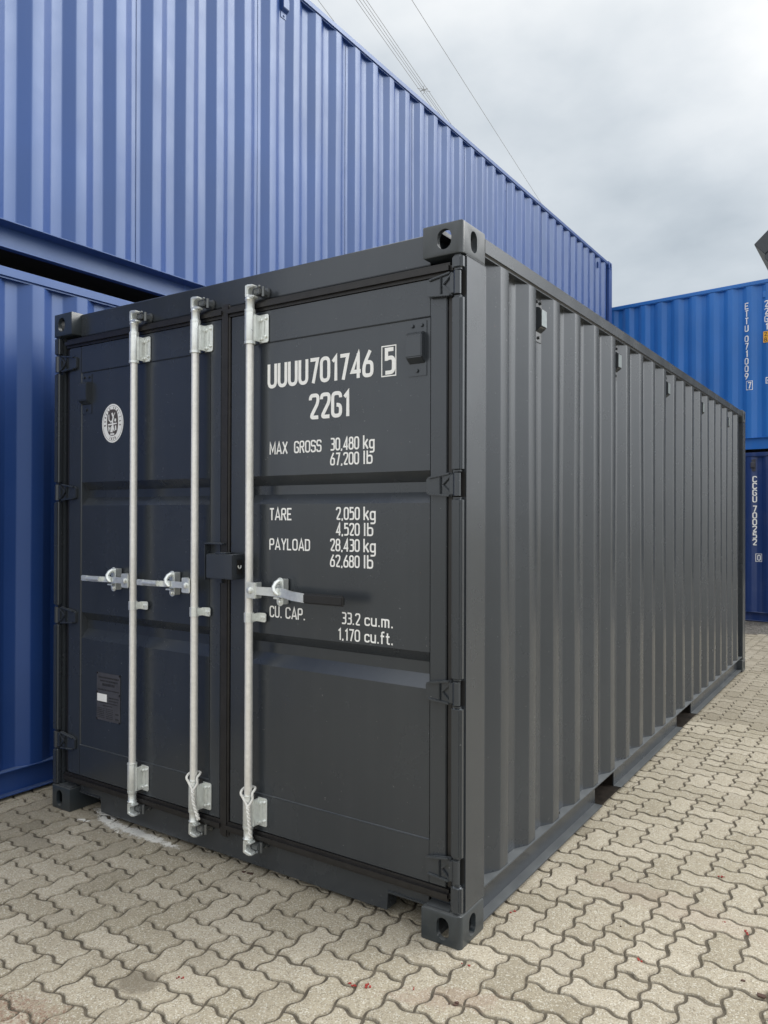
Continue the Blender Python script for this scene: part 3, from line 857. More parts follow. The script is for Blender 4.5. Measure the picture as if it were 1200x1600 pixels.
# side walls, rails
PG = .343 - .278
PK = ((1.585, 1.905), (3.380, 3.835))
for sg in (1, -1):
    corr_side(.185, L20 - .16, .1555, H20 - .078, .343, -.010, sg, WD).build('side_panel', A, G, smooth=30)
    xa, xb = (-.064, -.0035) if sg > 0 else (-WD + .0035, -WD + .064)
    MB().box(xa, xb, .1785, L20 - .1785, H20 - .078, H20 - .008, .010, 3).build('top_side_rail', A, G)
    r = side_rail_bottom(.1785, L20 - .1785, .155, PK, sg, WD).build('bottom_side_rail', A, G)
    for (p, q) in PK:
        b = MB()
        x0, x1 = (-.9, -.014) if sg > 0 else (-WD + .014, -WD + .9)
        b.box(x0, x1, p + .002, q - .002, .0182, .024, 0)
        for e in (p - .006, q): b.box(x0, (-.0545 if sg > 0 else x1 - .0405) if sg > 0 else x1, e, e + .006, .0245, .148, 0)
        b.build('fork_pocket', M['pocket'], r, smooth=0)
corr_end(-WD + .05, -.05, .13, H20 - .1, L20 - .06, 1).build('end_panel', A, G, smooth=0)
MB().box(-WD + .165, -.165, L20 - .12, L20 - .01, .02, .14, .005).build('end_sill', A, G)
MB().box(-WD + .165, -.165, L20 - .12, L20 - .01, H20 - .10, H20 - .008, .005).build('end_header', A, G)
b = MB(); y = .2
while y < L20 - .3: b.box(-WD + .066, -.066, y, y + .10, H20 - .03, H20 - .010, .006); y += .21
b.box(-WD + .06, -.06, .162, L20 - .12, H20 - .05, H20 - .028); b.build('roof_panel', A, G)
b = MB(); b.box(-WD + .06, -.06, .12, L20 - .12, .120, .1475)
y = .35
while y < L20 - .3:
    if not any(p - .06 < y < q + .02 for p, q in PK): b.box(-WD + .06, -.06, y, y + .045, .030, .1195)
    y += .3
b.build('floor', M['underfloor'], G)
# welded seam under the top rail corner and small step on the post
MB().box(-.0012, .0012, .03, .176, 2.4700, 2.4728, .0005).build('weld_seam', A, G)

# ---- doors
DY = .030
def door_panel(x0, x1, left):
    """recessed panel with two horizontal stiffening swages"""
    xs = [x0, x0 + .003, x0 + .009, x1 - .009, x1 - .003, x1]
    zz = [(.350, 0), (.3525, 1), (.895, 1), (.900, 1), (.948, 2), (.993, 2), (1.035, 1), (1.040, 1), (1.580, 1), (1.585, 1), (1.626, 2), (1.664, 2), (1.705, 1), (1.710, 1), (2.268, 1), (2.2715, 0)]
    b = MB(); vs = []; fs = []
    for (z, k) in zz:
        for i, x in enumerate(xs):
            if i in (0, len(xs) - 1): y = DY
            elif i in (1, len(xs) - 2): y = DY + (.0045 if k else 0)
            else: y = DY + (0, .0045, .040)[k]
            vs.append((x, y, z))
    n = len(xs)
    for j in range(len(zz) - 1):
        ka, kb = zz[j][1], zz[j + 1][1]
        for i in range(n - 1):
            a0, a1, a2, a3 = (j * n + i, j * n + i + 1, (j + 1) * n + i + 1, (j + 1) * n + i)
            if i in (1, n - 3) and {ka, kb} == {1, 2}:
                deep = (a1 if i == 1 else a0) if ka == 2 else (a2 if i == 1 else a3)
                if deep in (a0, a2): fs += [(a0, a1, a2), (a0, a2, a3)]
                else: fs += [(a0, a1, a3), (a1, a2, a3)]
            else: fs.append((a0, a1, a2, a3))
    b.add_raw(vs, fs); return b
def frame_ring(b, X0, X1, Z0, Z1, px0, px1, y0, y1):
    b.box(X0, px0, y0, y1, Z0, Z1, .0025); b.box(px1, X1, y0, y1, Z0, Z1, .0025)
    b.box(px0 + .0002, px1 - .0002, y0 + .0006, y1, Z0, .3498, .002); b.box(px0 + .0002, px1 - .0002, y0 + .0006, y1, 2.2717, Z1, .002)
DR = empty('door', (0, 0, 0)); DR.parent = G
DL = empty('door', (0, 0, 0)); DL.parent = G
def door(parentname, X0, X1, px0, px1, left):
    b = MB(); frame_ring(b, X0, X1, .193, 2.408, px0, px1, DY, DY + .045)
    o = b.build('door', A, G)
    door_panel(px0, px1, left).build('door_panel', A, o, smooth=20)
    # rubber gasket all round
    g = MB(); yo0, yo1 = DY - .012, DY + .030
    g.box(X0 - .028, X1 + .028, yo0 - .006, yo1, 2.4095, 2.4540, .013, 4)
    g.box(X0 - .028, X1 + .028, yo0 - .006, yo1, .1470, .1915, .013, 4)
    ea, eb = (X0 - .024, X0 - .0015), (X1 + .0015, X1 + .024)
    for (p, q) in (ea, eb): g.box(p, q, yo0 + .018, yo1 + .01, .1925, 2.4085, .004, 2)
    g.build('gasket', M['rubber'], o)
    return o
bpy.data.objects.remove(DR); bpy.data.objects.remove(DL)
dR = door('r', -1.160, -.078, -1.060, -.147, False); dR['label'] = 'right door with the white weight lettering'
dL = door('l', -2.336, -1.222, -2.236, -1.290, True); dL['label'] = 'left door with the oval emblem and data plate'
MB().box(-1.2185, -1.1635, DY - .010, DY + .012, .120, 2.470, .009, 3).build('centre_gasket', M['rubber'], G)
MB().box(-1.222, -1.165, .076, .11, .165, 2.435).build('centre_backing', M['dark'], G)

def hinge(parent, z, xd, xk, left):
    """forged hinge blade on the stile, knuckle in the post slot"""
    b = MB(); s = -1 if left else 1     # s=+1: post to the right
    # xd = tip of blade on the door, xk = knuckle axis
    X = lambda t: xd + (xk - xd) * t
    poly = [(X(.0), z - .030), (X(.0), z + .022), (X(.12), z + .030), (X(.80), z + .044), (X(.84), z + .044), (X(.84), z - .044), (X(.80), z - .044), (X(.12), z - .038)]
    b.prism(poly, 'y', .018, .0298, .003)
    def rib(p0, p1, w=.007):
        a = Vector(p0); c = Vector(p1); d = (c - a).normalized(); n = Vector((-d.y, d.x)) * w / 2
        b.prism([tuple(a + n), tuple(c + n), tuple(c - n), tuple(a - n)], 'y', .009, .0178, .002)
    rib((X(.10), z + .025), (X(.78), z + .040)); rib((X(.10), z - .033), (X(.78), z - .040))
    rib((X(.84), z + .036), (X(.55), z + .000)); rib((X(.55), z + .000), (X(.84), z - .036)); rib((X(.48), z + .030), (X(.48), z - .034), .004)
    b.tube([(xk, .016, z - .041), (xk, .016, z + .041)], .0145, 20)
    b.prism([(X(.78), z - .036), (X(.78), z + .036), (X(1.0), z + .036), (X(1.0), z - .036)], 'y', .010, .024, .002)
    h = b.build('hinge', A, parent)
for z in HZ_R: hinge(dR, z, -.158, -.028, False)
for z in HZ_L: hinge(dL, z, -2.260, -WD + .024, True)
# thin dark sheet behind each knuckle, painting the shade in the slot
for z in HZ_R: MB().box(-.050, -.004, .0335, .0338, z - .045, z + .045).build('hinge_slot_shade', M['dark'], G, smooth=0)
for z in HZ_L: MB().box(-WD + .004, -WD + .050, .0335, .0338, z - .045, z + .045).build('hinge_slot_shade', M['dark'], G, smooth=0)

# ---- lettering on the right door
b = MB(); TY = DY + .0045 - .0003
def line(s, x0, x1, z0, z1, gap=.14, stroke=.13, h=None): put_text(b, s, plane_y(x0, TY, z0), h or (z1 - z0), w=(x1 - x0), gap=gap, stroke=stroke)
line('UUUU701746', -.949, -.412, 2.076, 2.178, stroke=.145, gap=.155)
line('5', -.354, -.312, 2.077, 2.177, stroke=.15)
for (xa, xb, za, zb) in ((-.367, -.299, 2.1825, 2.1870), (-.367, -.299, 2.0680, 2.0725), (-.367, -.3630, 2.0727, 2.1823), (-.3030, -.299, 2.0727, 2.1823)): b.box(xa, xb, TY - .0006, TY, za, zb)
line('22G1', -.723, -.524, 1.930, 2.032, stroke=.15)
line('MAX', -.937, -.841, 1.795, 1.845); line('GROSS', -.802, -.661, 1.795, 1.845); line('30,480', -.613, -.474, 1.797, 1.848); line('kg', -.452, -.400, 1.797, 1.850)
line('67,200', -.613, -.474, 1.738, 1.788); line('lb', -.452, -.410, 1.738, 1.790)
line('TARE', -.938, -.817, 1.517, 1.568); line('2,050', -.583, -.470, 1.520, 1.571); line('kg', -.449, -.394, 1.520, 1.572)
line('4,520', -.583, -.470, 1.458, 1.508); line('lb', -.449, -.406, 1.458, 1.509)
line('PAYLOAD', -.937, -.718, 1.392, 1.440); line('28,430', -.612, -.470, 1.395, 1.445); line('kg', -.449, -.393, 1.395, 1.447)
line('62,680', -.612, -.470, 1.332, 1.381); line('lb', -.449, -.406, 1.332, 1.384)
line('CU.', -.934, -.868, 1.107, 1.155); line('CAP.', -.846, -.742, 1.107, 1.155); line('33.2', -.554, -.466, 1.108, 1.155); line('cu.m.', -.443, -.312, 1.110, 1.158)
line('1,170', -.572, -.467, 1.044, 1.091); line('cu.ft.', -.443, -.312, 1.046, 1.094)
b.build('lettering', M['white_film'], dR, smooth=0)

# ---- emblem on the left door
ex, ez = -1.985, 1.995
b = MB(); el = lambda rx, rz, n=40: [(ex + rx * math.cos(2 * PI * k / n), ez + rz * math.sin(2 * PI * k / n)) for k in range(n)]
b.prism(el(.083, .097), 'y', TY - .0008, TY + .0002); em = b.build('emblem', M['white_film'], dL, smooth=0)
em['label'] = 'white oval classification emblem with lettering round its rim'
b = MB()
Mo = plane_y(0, TY - .0008, 0)
def ringline(rx, rz, w):
    pts = el(rx, rz, 48); ribbon(b, pts, w, True, Mo, .0004)
ringline(.0755, .0885, .0014)
# inner dark oval (superellipse)
pts = []
for k in range(40):
    a = 2 * PI * k / 40; ca, sa = math.cos(a), math.sin(a)
    pts.append((ex + .043 * math.copysign(abs(ca) ** .75, ca), ez + .004 + .066 * math.copysign(abs(sa) ** .75, sa)))
b.prism(pts, 'y', TY - .0013, TY - .0008)
def arc_text(s, a0, a1, rx, rz, h, inward=False):
    n = len(s)
    for k, ch in enumerate(s):
        if ch == ' ': continue
        a = a0 + (a1 - a0) * k / (n - 1)
        px, pz = ex + rx * math.cos(a), ez + rz * math.sin(a)
        nx_, nz_ = math.cos(a) / rx, math.sin(a) / rz; l = math.hypot(nx_, nz_); nx_ /= l; nz_ /= l
        if inward: nx_, nz_ = -nx_, -nz_
        rot = math.atan2(nz_, nx_) - PI / 2
        M4 = Mo @ Matrix.Translation((px, pz, 0)) @ Matrix.Rotation(rot, 4, 'Z') @ Matrix.Translation((-h * .24, -h * .5, 0))
        put_text(b, ch, M4, h, stroke=.16, th=.0005)
arc_text('BUREAU VERITAS', PI * 1.04, -PI * .04, .060, .077, .0125)
arc_text('1828', PI * 1.39, PI * 1.61, .060, .077, .0125, inward=True)
b.build('emblem_print', M['emblem_ink'], em, smooth=0)
b = MB(); Mo2 = plane_y(ex, TY - .0014, ez)
for pts, w in (([(-.004, .052), (.006, .030), (.000, .010), (.004, -.015), (-.004, -.045)], .010), ([(-.028, .045), (-.027, .018), (-.012, .006), (.002, .016)], .006),
               ([(-.034, -.006), (.034, -.002)], .007), ([(.008, .036), (.020, .052)], .004), ([(.004, -.012), (.014, -.040)], .007), ([(-.004, -.012), (-.014, -.044)], .007),
               ([(-.030, -.014), (-.026, -.040)], .006), ([(.024, -.012), (.026, -.036)], .010), ([(-.016, -.054), (.016, -.054)], .008), ([(.020, .008), (.024, .022)], .012), ([(-.018, -.018), (-.020, -.030)], .006)):
    ribbon(b, pts, w, False, Mo2, .0005)
b.build('emblem_figure', M['white_film'], em, smooth=0)

# ---- data plate
px0, px1, pz0, pz1 = -2.100, -1.915, .503, .742
b = MB(); b.box(px0, px1, TY - .0025, TY, pz0, pz1, .0008); dp = b.build('data_plate', M['plate'], dL)
b = MB(); rn = random.Random(5); yy0, yy1 = TY - .0031, TY - .0025
def dashes(xa, xb, z, h):
    x = xa
    while x < xb:
        w = rn.uniform(.004, .014); b.box(x, min(x + w, xb), yy0, yy1, z, z + h); x += w + rn.uniform(.0015, .004)
dashes(px0 + .015, px1 - .008, pz1 - .027, .008); dashes(px0 + .028, px1 - .020, pz1 - .044, .008); dashes(px0 + .045, px1 - .045, pz1 - .064, .012); dashes(px0 + .008, px1 - .01, pz1 - .088, .006)
dashes(px0 + .098, px1 - .008, pz1 - .124, .006); dashes(px0 + .098, px1 - .014, pz1 - .138, .005); dashes(px0 + .02, px1 - .02, pz1 - .152, .005); dashes(px0 + .05, px1 - .06, pz1 - .166, .005)
for k in range(6): dashes(px0 + .006, px0 + .062, pz1 - .180 - k * .0092, .0035); dashes(px0 + .076, px0 + .130, pz1 - .180 - k * .0092, .003)
dashes(px1 - .036, px1 - .01, pz1 - .200, .008); dashes(px1 - .036, px1 - .01, pz1 - .225, .008)
b.build('plate_print', M['plate_ink'], dp, smooth=0)
b = MB()
for (x, z) in ((px0 + .004, pz1 - .004), (px1 - .004, pz1 - .004), (px0 + .004, pz0 + .004), (px1 - .004, pz0 + .004), (px1 - .004, (pz0 + pz1) / 2 + .02), (px0 + .004, (pz0 + pz1) / 2 + .02)):
    b.prism([(x + .005 * math.cos(a * PI / 4), z + .005 * math.sin(a * PI / 4)) for a in range(8)], 'y', TY - .006, TY - .0026, .001)
b.build('rivet', M['rubber'], dp)
b = MB(); b.box(px0 + .006, px0 + .082, TY - .0034, TY - .0026, pz1 - .144, pz1 - .106, .0002); stk = b.build('paper_sticker', M['white_film'], dp)

# ---- ventilators
def vy(x, z): return Matrix(((1, 0, 0, x), (0, 0, -1, DY + .0045), (0, 1, 0, z), (0, 0, 0, 1)))
make_ventilator(dR, vy(-.205, 2.068), A, 1.0)
make_ventilator(dL, vy(-2.192, 2.068), A, 1.0)
for y in (.847, 1.96, 3.07, 4.18, 5.29):
    k = round((y - .343 - .175) / .278); yc = .343 + .175 + k * .278
    make_ventilator(G, Matrix(((0, 0, 1, -.046), (1, 0, 0, yc), (0, 1, 0, 2.318), (0, 0, 0, 1))), M['vent_side'], .92, M['vent_face'])
# lashing ring on the bottom rail
b = MB(); b.tube([(-.02, .985 + .012 * math.cos(t), .165 + .014 * math.sin(t)) for t in [PI * k / 10 for k in range(11)]], .0035, 8); b.build('lashing_ring', M['rubber'], G)

# ---- lock box
b = MB(); b.box(-1.236, -1.074, -.046, DY - .002, 1.262, 1.368, .004); lb = b.build('lock_box', A, G)
b = MB(); b.box(-1.2355, -1.10, -.045, -.043, 1.2625, 1.3675)
b.bm.free()
b = MB(); b.box(-1.292, -1.286, -.004, DY - .001, 1.250, 1.408, .001); b.box(-1.292, -1.178, -.004, DY - .001, 1.4085, 1.4145, .001); b.box(-1.285, -1.237, .018, DY - .001, 1.262, 1.366, .001); b.build('lock_bracket', A, lb)
b = MB(); b.box(-1.200, -1.130, -.030, .018, 1.3685, 1.3745, .002); b.box(-1.225, -1.190, .005, DY - .002, 1.238, 1.2615, .002); b.build('lock_lug', A, lb)
b = MB(); b.box(-1.0735, -1.0700, -.020, .010, 1.285, 1.345, .001); b.build('keyhole_plate', M['dark'], lb)
b = MB(); b.tube([(-1.069, -.008 + .009 * math.cos(t), 1.322 + .014 * math.sin(t)) for t in [PI + PI * k / 8 for k in range(9)]], .0028, 8); b.build('lock_tongue', M['zinc'], lb)

# ---- locking bars
Z = M['zinc']; ZR = M['zinc_rod']
def locking_bar(x, hdir, rope=False):
    RB = -.012
    b = MB(); b.tube([(x, RB, .175), (x, RB, 2.460)], .0172, 28)
    bar = b.build('locking_bar', ZR, G)
    for top in (1, 0):
        s = 1 if top else -1; z0 = 2.395 if top else .227
        za, zb = (2.276, 2.400) if top else (.222, .346)
        b = MB(); b.tube([(x, RB, za), (x, RB, za + .004), (x, RB, zb - .004), (x, RB, zb)], [.0218, .0228, .0228, .0218], 28)
        b.tube([(x, RB, za - .012), (x, RB, za)], .0240, 28) if top else b.tube([(x, RB, zb), (x, RB, zb + .006)], .0240, 28)
        e = 2.400 if top else .222
        b.tube([(x, RB, e), (x, RB, e + s * .012), (x, RB, e + s * .014), (x, RB, e + s * .046), (x, RB, e + s * .052), (x, RB, e + s * .060)], [.0232, .0225, .0190, .0190, .0225, .0195], 24)
        # back plate with bolts
        b.prism([(x + .020, za - .004), (x + .066, za - .004), (x + .072, za + .002), (x + .072, zb - .014), (x + .066, zb - .008), (x + .020, zb - .008)], 'y', DY - .006, DY - .0012, .001)
        b.prism([(x + .022, za), (x + .030, za), (x + .030, zb - .012), (x + .022, zb - .012)], 'y', -.010, DY - .006, .001)
        b.box(x + .040, x + .050, DY - .010, DY - .006, za + .02, zb - .035, .002)
        sl = b.build('bearing_sleeve', Z, bar)
        b = MB()
        for (dx, dz) in ((.058, .020), (.058, .098), (.037, .012), (.037, .092)):
            b.tube([(x + dx, DY - .0062, za + dz), (x + dx, DY - .012, za + dz), (x + dx, DY - .0135, za + dz)], [.0068, .0068, .004], 10)
        b.build('bolt', Z, sl)
        b = MB()
        for dz in (.022, .100): b.tube([(x - .0190, RB - .0118, za + dz), (x - .0201, RB - .0125, za + dz)], .0042, 10)
        b.build('drain_hole', M['dark'], sl)
        # cam end: forked hook
        zc = e + s * .086
        b = MB()
        b.prism([(x - .016, zc - .026), (x - .016, zc + .026), (x - .008, zc + .030), (x + .030, zc + .026), (x + .030, zc + .016), (x + .002, zc + .014), (x + .000, zc - .014), (x + .034, zc - .020), (x + .038, zc - .028), (x + .010, zc - .034)] if True else [], 'y', RB - .018, RB + .016, .004)
        b.build('cam', Z, bar)
        # keeper on the header / sill
        b = MB(); ky = .054 if top else .059
        b.box(x + .012, x + .050, -.006, ky, zc - .012, zc + .012, .004)
        b.prism([(x - .045, zc - .008), (x - .045, zc + .022), (x - .030, zc + .028), (x + .052, zc + .024), (x + .060, zc + .004), (x + .052, zc - .020), (x - .030, zc - .024)], 'y', ky - .012, ky - .0005, .003)
        b.box(x - .042, x - .024, .004, ky - .012, zc - .004, zc + .024, .004)
        b.tube([(x + .054, .010, zc - .022), (x + .054, .010, zc + .020)], .007, 10)
        b.ball((x - .028, .000, zc - .020 * s), .008); b.ball((x + .046, -.006, zc + .018 * s), .007)
        b.build('cam_keeper', M['zinc_dark'], bar)
    # guide bracket
    b = MB(); zg = 1.104
    b.tube([(x, RB, zg - .020), (x, RB, zg + .020)], .0215, 24)
    b.prism([(x + .014, zg - .018), (x + .062, zg - .020), (x + .068, zg - .014), (x + .068, zg + .014), (x + .062, zg + .020), (x + .014, zg + .018)], 'y', DY - .012, DY - .007, .001)
    b.box(x + .015, x + .022, -.010, DY - .007, zg - .017, zg + .017, .001)
    for dx in (.040, .056): b.tube([(x + dx, DY - .012, zg), (x + dx, DY - .017, zg)], .006, 10)
    b.build('guide_bracket', Z, bar)
    # handle hub
    zh = 1.222; d = hdir
    b = MB()
    b.box(min(x + d * .006, x + d * .058), max(x + d * .006, x + d * .058), RB - .026, RB - .019, zh - .034, zh + .034, .003)
    b.box(min(x + d * .050, x + d * .058), max(x + d * .050, x + d * .058), RB - .019, RB + .016, zh - .034, zh + .034, .002)
    b.tube([(x + d * .030, RB - .026, zh), (x + d * .030, RB - .034, zh), (x + d * .030, RB - .037, zh)], [.014, .013, .007], 14)
    hub = b.build('handle_hub', Z, bar)
    b = MB(); y0 = RB - .018
    T = .0045
    def strap(pts, hw):
        vs = []; fs = []
        for (dx, y, z, h) in pts:
            X = x + d * dx; vs += [(X, y - T, z - h), (X, y - T, z + h), (X, y + T, z + h), (X, y + T, z - h)]
        n = len(pts)
        for i in range(n - 1):
            for k in range(4): fs.append((i * 4 + k, i * 4 + (k + 1) % 4, (i + 1) * 4 + (k + 1) % 4, (i + 1) * 4 + k))
        fs += [(0, 1, 2, 3), tuple((n - 1) * 4 + k for k in (3, 2, 1, 0))]
        b.add_raw(vs, fs)
    if d > 0:
        strap([(.030, y0, zh, .016), (.10, y0, zh, .017), (.165, y0, zh, .018), (.215, y0 - .004, zh - .002, .018), (.27, y0 - .020, zh - .008, .018), (.34, y0 - .026, zh - .012, .018)], .018)
    else:
        strap([(.030, y0, zh, .014), (.12, y0, zh, .014), (.16, y0, zh, .013), (.21, y0 - .010, zh, .013), (.26, y0 - .016, zh, .013), (.335, y0 - .016, zh + .001, .012)], .013)
    hd = b.build('handle', Z, bar)
    if d > 0:
        b = MB(); b.box(x + .335, x + .535, y0 - .035, y0 - .017, zh - .033, zh + .008, .006, 3); b.build('grip', M['grip'], hd)
    else:
        b = MB(); b.tube([(x - .20, y0 - .022, zh + .001), (x - .30, y0 - .024, zh + .001)], [.012, .009], 12); b.box(x - .345, x - .300, y0 - .026, y0 - .010, zh - .013, zh + .014, .003)
        b.build('grip', Z, hd)
    # catch plate on the door
    xc = x + d * (.172 if d > 0 else .150)
    b = MB(); st_ = [(xc + p, zh + q) for p, q in stadium(.036, .118)]
    b.prism(st_, 'y', -.012, -.006, .002)
    b.box(xc - .014, xc + .014, -.0058, DY - .0018, zh - .052, zh + .052, .002)
    b.tube([(xc, -.012, zh + .042), (xc, -.017, zh + .042), (xc, -.019, zh + .042)], [.0095, .009, .005], 14); b.tube([(xc, -.012, zh - .042), (xc, -.017, zh - .042), (xc, -.019, zh - .042)], [.0095, .009, .005], 14)
    b.build('handle_catch', Z, bar)
    b = MB(); b.tube([(xc + .002, -.016, zh + .046), (xc - .007, -.028, zh + .036), (xc - .008, y0 - .010, zh + .020), (xc - .003, y0 - .013, zh + .006), (xc + .008, y0 - .012, zh - .006), (xc + .016, y0 - .009, zh - .010)], [.010, .0105, .010, .009, .007, .004], 12)
    b.box(xc - .020, xc + .018, y0 - .011, y0 - .006, zh - .012, zh + .016, .002)
    b.box(xc - .016, xc + .016, y0 - .006, -.012, zh - .028, zh - .021, .002)
    b.build('catch_hook', Z, bar)
    return bar
M['zinc_dark'] = zinc('forged_keeper', (0.16, 0.17, 0.175), 0.38, 0.6)
BX = (-1.765, -1.343, -1.010)
locking_bar(BX[0], -1); locking_bar(BX[1], -1); locking_bar(BX[2], 1)

# ------------------------------------------------------------------ ropes tied to the bars
def rope(x, zt, tail, label, sway):
    b = MB(); RB = -.012; cx_, cy_ = x + .022, -.037
    k0 = (cx_ + .002, cy_ - .003, zt - .062)
    loop = [(x - .020, RB + .018, zt), (x - .029, RB + .002, zt - .002), (x - .022, RB - .022, zt - .014), (x - .006, cy_ + .002, zt - .034), k0]
    loop2 = [k0, (cx_ + .014, cy_ + .012, zt - .034), (x + .032, RB - .010, zt - .010), (x + .030, RB + .008, zt + .002), (x + .012, RB + .027, zt + .003), (x - .010, RB + .026, zt + .002), (x - .020, RB + .018, zt)]
    def sm(p, n=6):
        P = [Vector(q) for q in p]; o = []
        for i in range(len(P) - 1):
            a = P[max(i - 1, 0)]; b_, c_ = P[i], P[i + 1]; d_ = P[min(i + 2, len(P) - 1)]
            for k in range(n):
                t = k / n; o.append(.5 * ((2 * b_) + (c_ - a) * t + (2 * a - 5 * b_ + 4 * c_ - d_) * t * t + (3 * b_ - a - 3 * c_ + d_) * t ** 3))
        o.append(P[-1]); return o
    b.tube(sm(loop), .0054, 10); b.tube(sm(loop2), .0054, 10)
    tail = [k0] + tail
    # twisted double tail
    pts = sm(tail, 10); n = len(pts)
    for ph in (0, PI):
        tw = [p + Vector((.0044 * math.cos(ph + i * .8), .0044 * math.sin(ph + i * .8), 0)) for i, p in enumerate(pts)]
        b.tube(tw, .0050, 8)
    o = b.build('rope', M['rope'], None, smooth=60)
    tag(o, label, 'rope', 'white ropes knotted round the locking bars'); return o
rope(BX[1], .378, [(BX[1] + .034, -.044, .275), (BX[1] + .046, -.042, .235), (BX[1] + .060, -.038, .196)], 'white rope looped round the middle locking bar, its tail slanting to the right', 1)
rope(BX[2], .376, [(BX[2] + .034, -.044, .275), (BX[2] + .037, -.043, .235), (BX[2] + .040, -.040, .188)], 'white rope looped round the locking bar with the black-gripped handle, its tail hanging straight', 1)

# ------------------------------------------------------------------ overhead cables
def cable(p0, p1, label, group, r=.014, back=60, fwd=260):
    a = Vector(p0); d = (Vector(p1) - a); d.normalize()
    P = []
    for k in range(41):
        t = -back + (fwd + back) * k / 40
        q = a + d * t; q.z = p0[2] + .00010 * (t - 20) ** 2 - .00010 * 400; P.append(q)
    o = MB().tube(P, r, 6).build('overhead_cable', M['wire']); tag(o, label, 'cable', group); return o
GZ = 26.0
dA = Vector((-3.687, 23.616, 0)).normalized()
cable((-17.954, 28.676, GZ), (-21.641, 52.292, GZ), 'single thin overhead cable crossing the open sky, rightmost of the cables', 'overhead cables')
cable((-20.171, 27.210, GZ), (-21.657, 35.633, GZ), 'overhead cable on the outer left of the spaced bundle above the blue stack', 'overhead cables')
cable((-20.03, 27.30, GZ + .0), (-21.60, 36.3, GZ), 'overhead cable second from the left in the spaced bundle', 'overhead cables', .013)
cable((-19.89, 27.40, GZ), (-21.63, 37.1, GZ), 'overhead cable third from the left in the spaced bundle', 'overhead cables', .013)
cable((-19.753, 27.487, GZ), (-21.596, 37.760, GZ), 'overhead cable on the outer right of the spaced bundle above the blue stack', 'overhead cables')
cable((-21.667, 26.222, GZ), (-22.0, 27.9, GZ), 'faint overhead cable just clearing the roof edge of the tall blue container', 'overhead cables')
b = MB(); q = Vector((-21.66, 35.65, GZ)); qq = Vector((-21.22, 35.69, GZ))
b.box(q.x - .03, qq.x + .03, q.y - .02, q.y + .02, GZ - .015, GZ + .015)
for sg in (1, -1): b.tube([(q.x, q.y - .35 * sg, GZ), ((q.x + qq.x) / 2, q.y - .08 * sg, GZ), ((q.x + qq.x) / 2, q.y + .08 * sg, GZ), (qq.x, q.y - .35 * sg * -1, GZ)], .014, 6)
o = b.build('cable_spacer', M['wire']); tag(o, 'small metal spacer clamped between the bundled overhead cables', 'spacer')

# ------------------------------------------------------------------ warehouse roof corner at the right edge
RY = 18.0
RR = empty('warehouse', (3.0, RY, 0)); tag(RR, 'dark grey metal roof corner of a building jutting into the sky at the right edge', 'building')
rl = lambda p: [(a - 3.0, z) for a, z in p]
b = MB(); b.prism(rl([(-1.632, 8.101), (3.10, 12.617), (7.83, 8.101), (7.59, 7.85), (3.10, 12.14), (-1.394, 7.825)]), 'y', 0, 9.0, .01); b.build('roof', M['roof_metal'], RR)
b = MB(); b.prism(rl([(-1.392, 7.822), (-1.408, 7.735), (-1.20, 7.468), (-.70, 7.50), (-.70, 8.10), (-1.10, 8.10)]), 'y', .02, 9.0, .012); b.build('gutter', M['roof_metal'], RR)
b = MB(); b.box(-3.75, 3.9, .6, 8.6, -.08, 7.7); b.prism(rl([(-.75, 7.7), (6.9, 7.7), (3.1, 11.7)]), 'y', .6, 8.6); b.build('wall', M['roof_metal'], RR)

# ------------------------------------------------------------------ grit in the joints and along the containers
def grit():
    rn = random.Random(11); vs = []; fs = []
    def peb(x, y, r):
        b0 = len(vs); n = 5; a0 = rn.random() * 6
        z = gz(y) - .001
        for k in range(n): vs.append((x + r * rn.uniform(.7, 1.1) * math.cos(a0 + 2 * PI * k / n), y + r * rn.uniform(.7, 1.1) * math.sin(a0 + 2 * PI * k / n), z))
        vs.append((x + rn.uniform(-.2, .2) * r, y + rn.uniform(-.2, .2) * r, z + .001 + r * rn.uniform(.5, .9)))
        for k in range(n): fs.append((b0 + k, b0 + (k + 1) % n, b0 + n))
    for _ in range(1500):
        x = rn.uniform(-2.9, 1.6); y = rn.uniform(-1.3, 3.5)
        # most grit sits in the joints, on the lattice lines
        if rn.random() < .85:
            if rn.random() < .5: x = NX0 + PITCHP * round((x - NX0) / PITCHP) + rn.gauss(0, .006)
            else: y = NY0 + PITCHP * round((y - NY0) / PITCHP) + rn.gauss(0, .006)
        if -2.3 < x < -.1 and y > .3: continue
        peb(x, y, rn.uniform(.0010, .0030))
    for _ in range(900): peb(-2.45 - abs(rn.gauss(0, .22)), rn.uniform(-.8, .3), rn.uniform(.0012, .0042))
    for _ in range(700): peb(rn.uniform(-2.4, 0), .05 + rn.gauss(0, .035), rn.uniform(.001, .0035))
    for _ in range(500): peb(.01 + abs(rn.gauss(0, .02)), rn.uniform(.1, 5.9), rn.uniform(.001, .0035))
    for _ in range(350): peb(-.98 + rn.gauss(0, .10), -1.05 + rn.gauss(0, .05), rn.uniform(.001, .0035))
    b = MB(); b.add_raw(vs, fs); o = b.build('grit', M['grit'], None, smooth=0, fix=False); tag(o, 'brown grit and crumbs lying in the joints and along the container bases', 'grit', kind='stuff')
M['grit'] = plain('grit_crumbs', (0.16, 0.13, 0.095), 0.95, var=0.6)
grit()

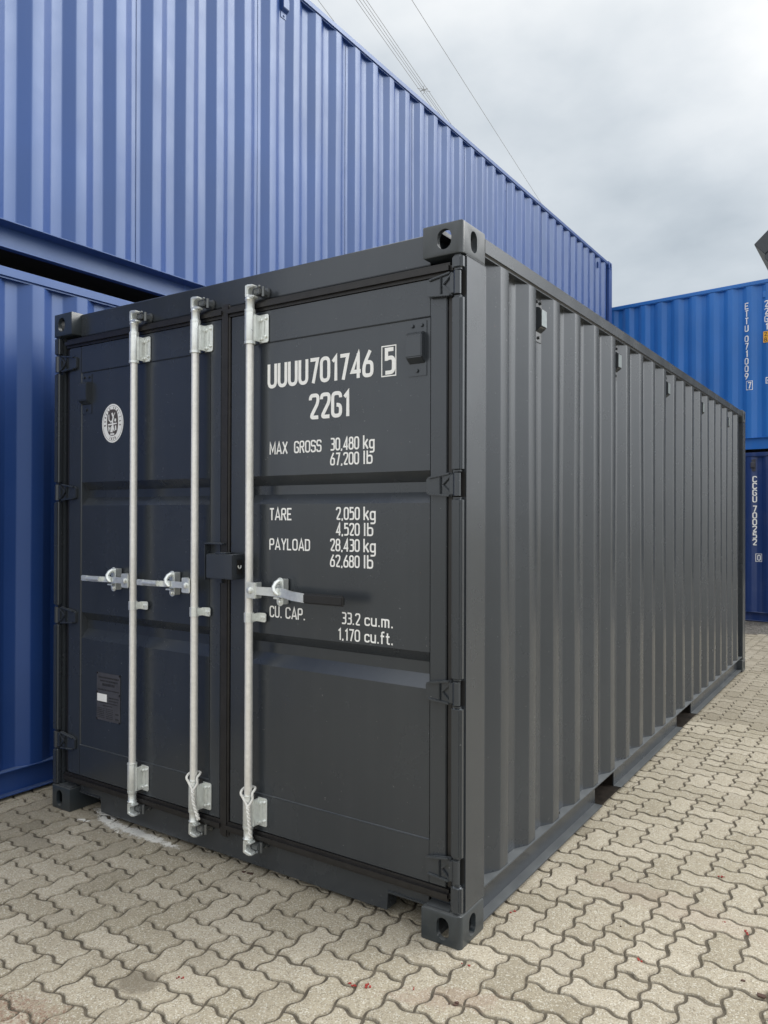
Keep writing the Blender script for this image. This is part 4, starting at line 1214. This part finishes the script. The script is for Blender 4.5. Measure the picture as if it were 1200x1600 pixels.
# ------------------------------------------------------------------ litter on the pavers
def fleck(x, y, r, mat, name, label, cat, group, seed):
    rn = random.Random(seed); b = MB()
    for k in range(rn.randint(2, 4)):
        ox, oy = rn.gauss(0, r * .7), rn.gauss(0, r * .7); n = rn.randint(5, 7); rr = r * rn.uniform(.35, .8)
        poly = [(x + ox + rr * rn.uniform(.4, 1) * math.cos(2 * PI * i / n), y + oy + rr * rn.uniform(.3, .8) * math.sin(2 * PI * i / n)) for i in range(n)]
        b.prism(poly, 'z', gz(y) + .0012, gz(y) + .0025 + rn.uniform(0, .003))
    o = b.build(name, mat); tag(o, label, cat, group)
RG = 'red flecks crushed on the pavers'
for k, (x, y, r, lab) in enumerate([
    (.039, .358, .010, 'small red fleck on the paver just right of the near corner casting'),
    (.043, -.066, .009, 'red smear on the pavers directly in front of the near corner casting'),
    (-.029, -.275, .007, 'tiny red fleck below the near corner, the left of a close pair'),
    (-.203, -.371, .013, 'cluster of red bits on a paver at the bottom centre'),
    (-.155, -.352, .010, 'red bits at the right end of the bottom centre cluster'),
    (.544, .308, .011, 'red fleck on a paver in the lower right, beside a dark speck'),
    (.649, 1.123, .010, 'red fleck near the middle of the right-hand paving'),
    (.820, .702, .012, 'red and brown fleck near the right edge of the paving'),
    (.730, .739, .008, 'small red fleck left of the one near the right edge'),
    (-.700, -.660, .007, 'reddish fleck in a joint at the lower left')]):
    fleck(x, y, r, M['red_bit'], 'red_fleck', lab, 'litter', RG, 20 + k)
fleck(.907, .336, .030, M['brown_leaf'], 'leaf', 'flattened dark brown leaf at the lower right edge of the paving', 'leaf', None, 51)
fleck(-1.044, .014, .020, M['brown_leaf'], 'leaf', 'brown leaf scrap close to the door sill under the locking bars', 'leaf', None, 52)
fleck(.12, -.27, .012, M['brown_leaf'], 'leaf', 'small brown scrap on the pavers below the near corner', 'leaf', None, 53)
fleck(.42, .48, .006, M['brown_leaf'], 'leaf', 'tiny dark scrap lying between the near corner and the right edge', 'leaf', None, 54)
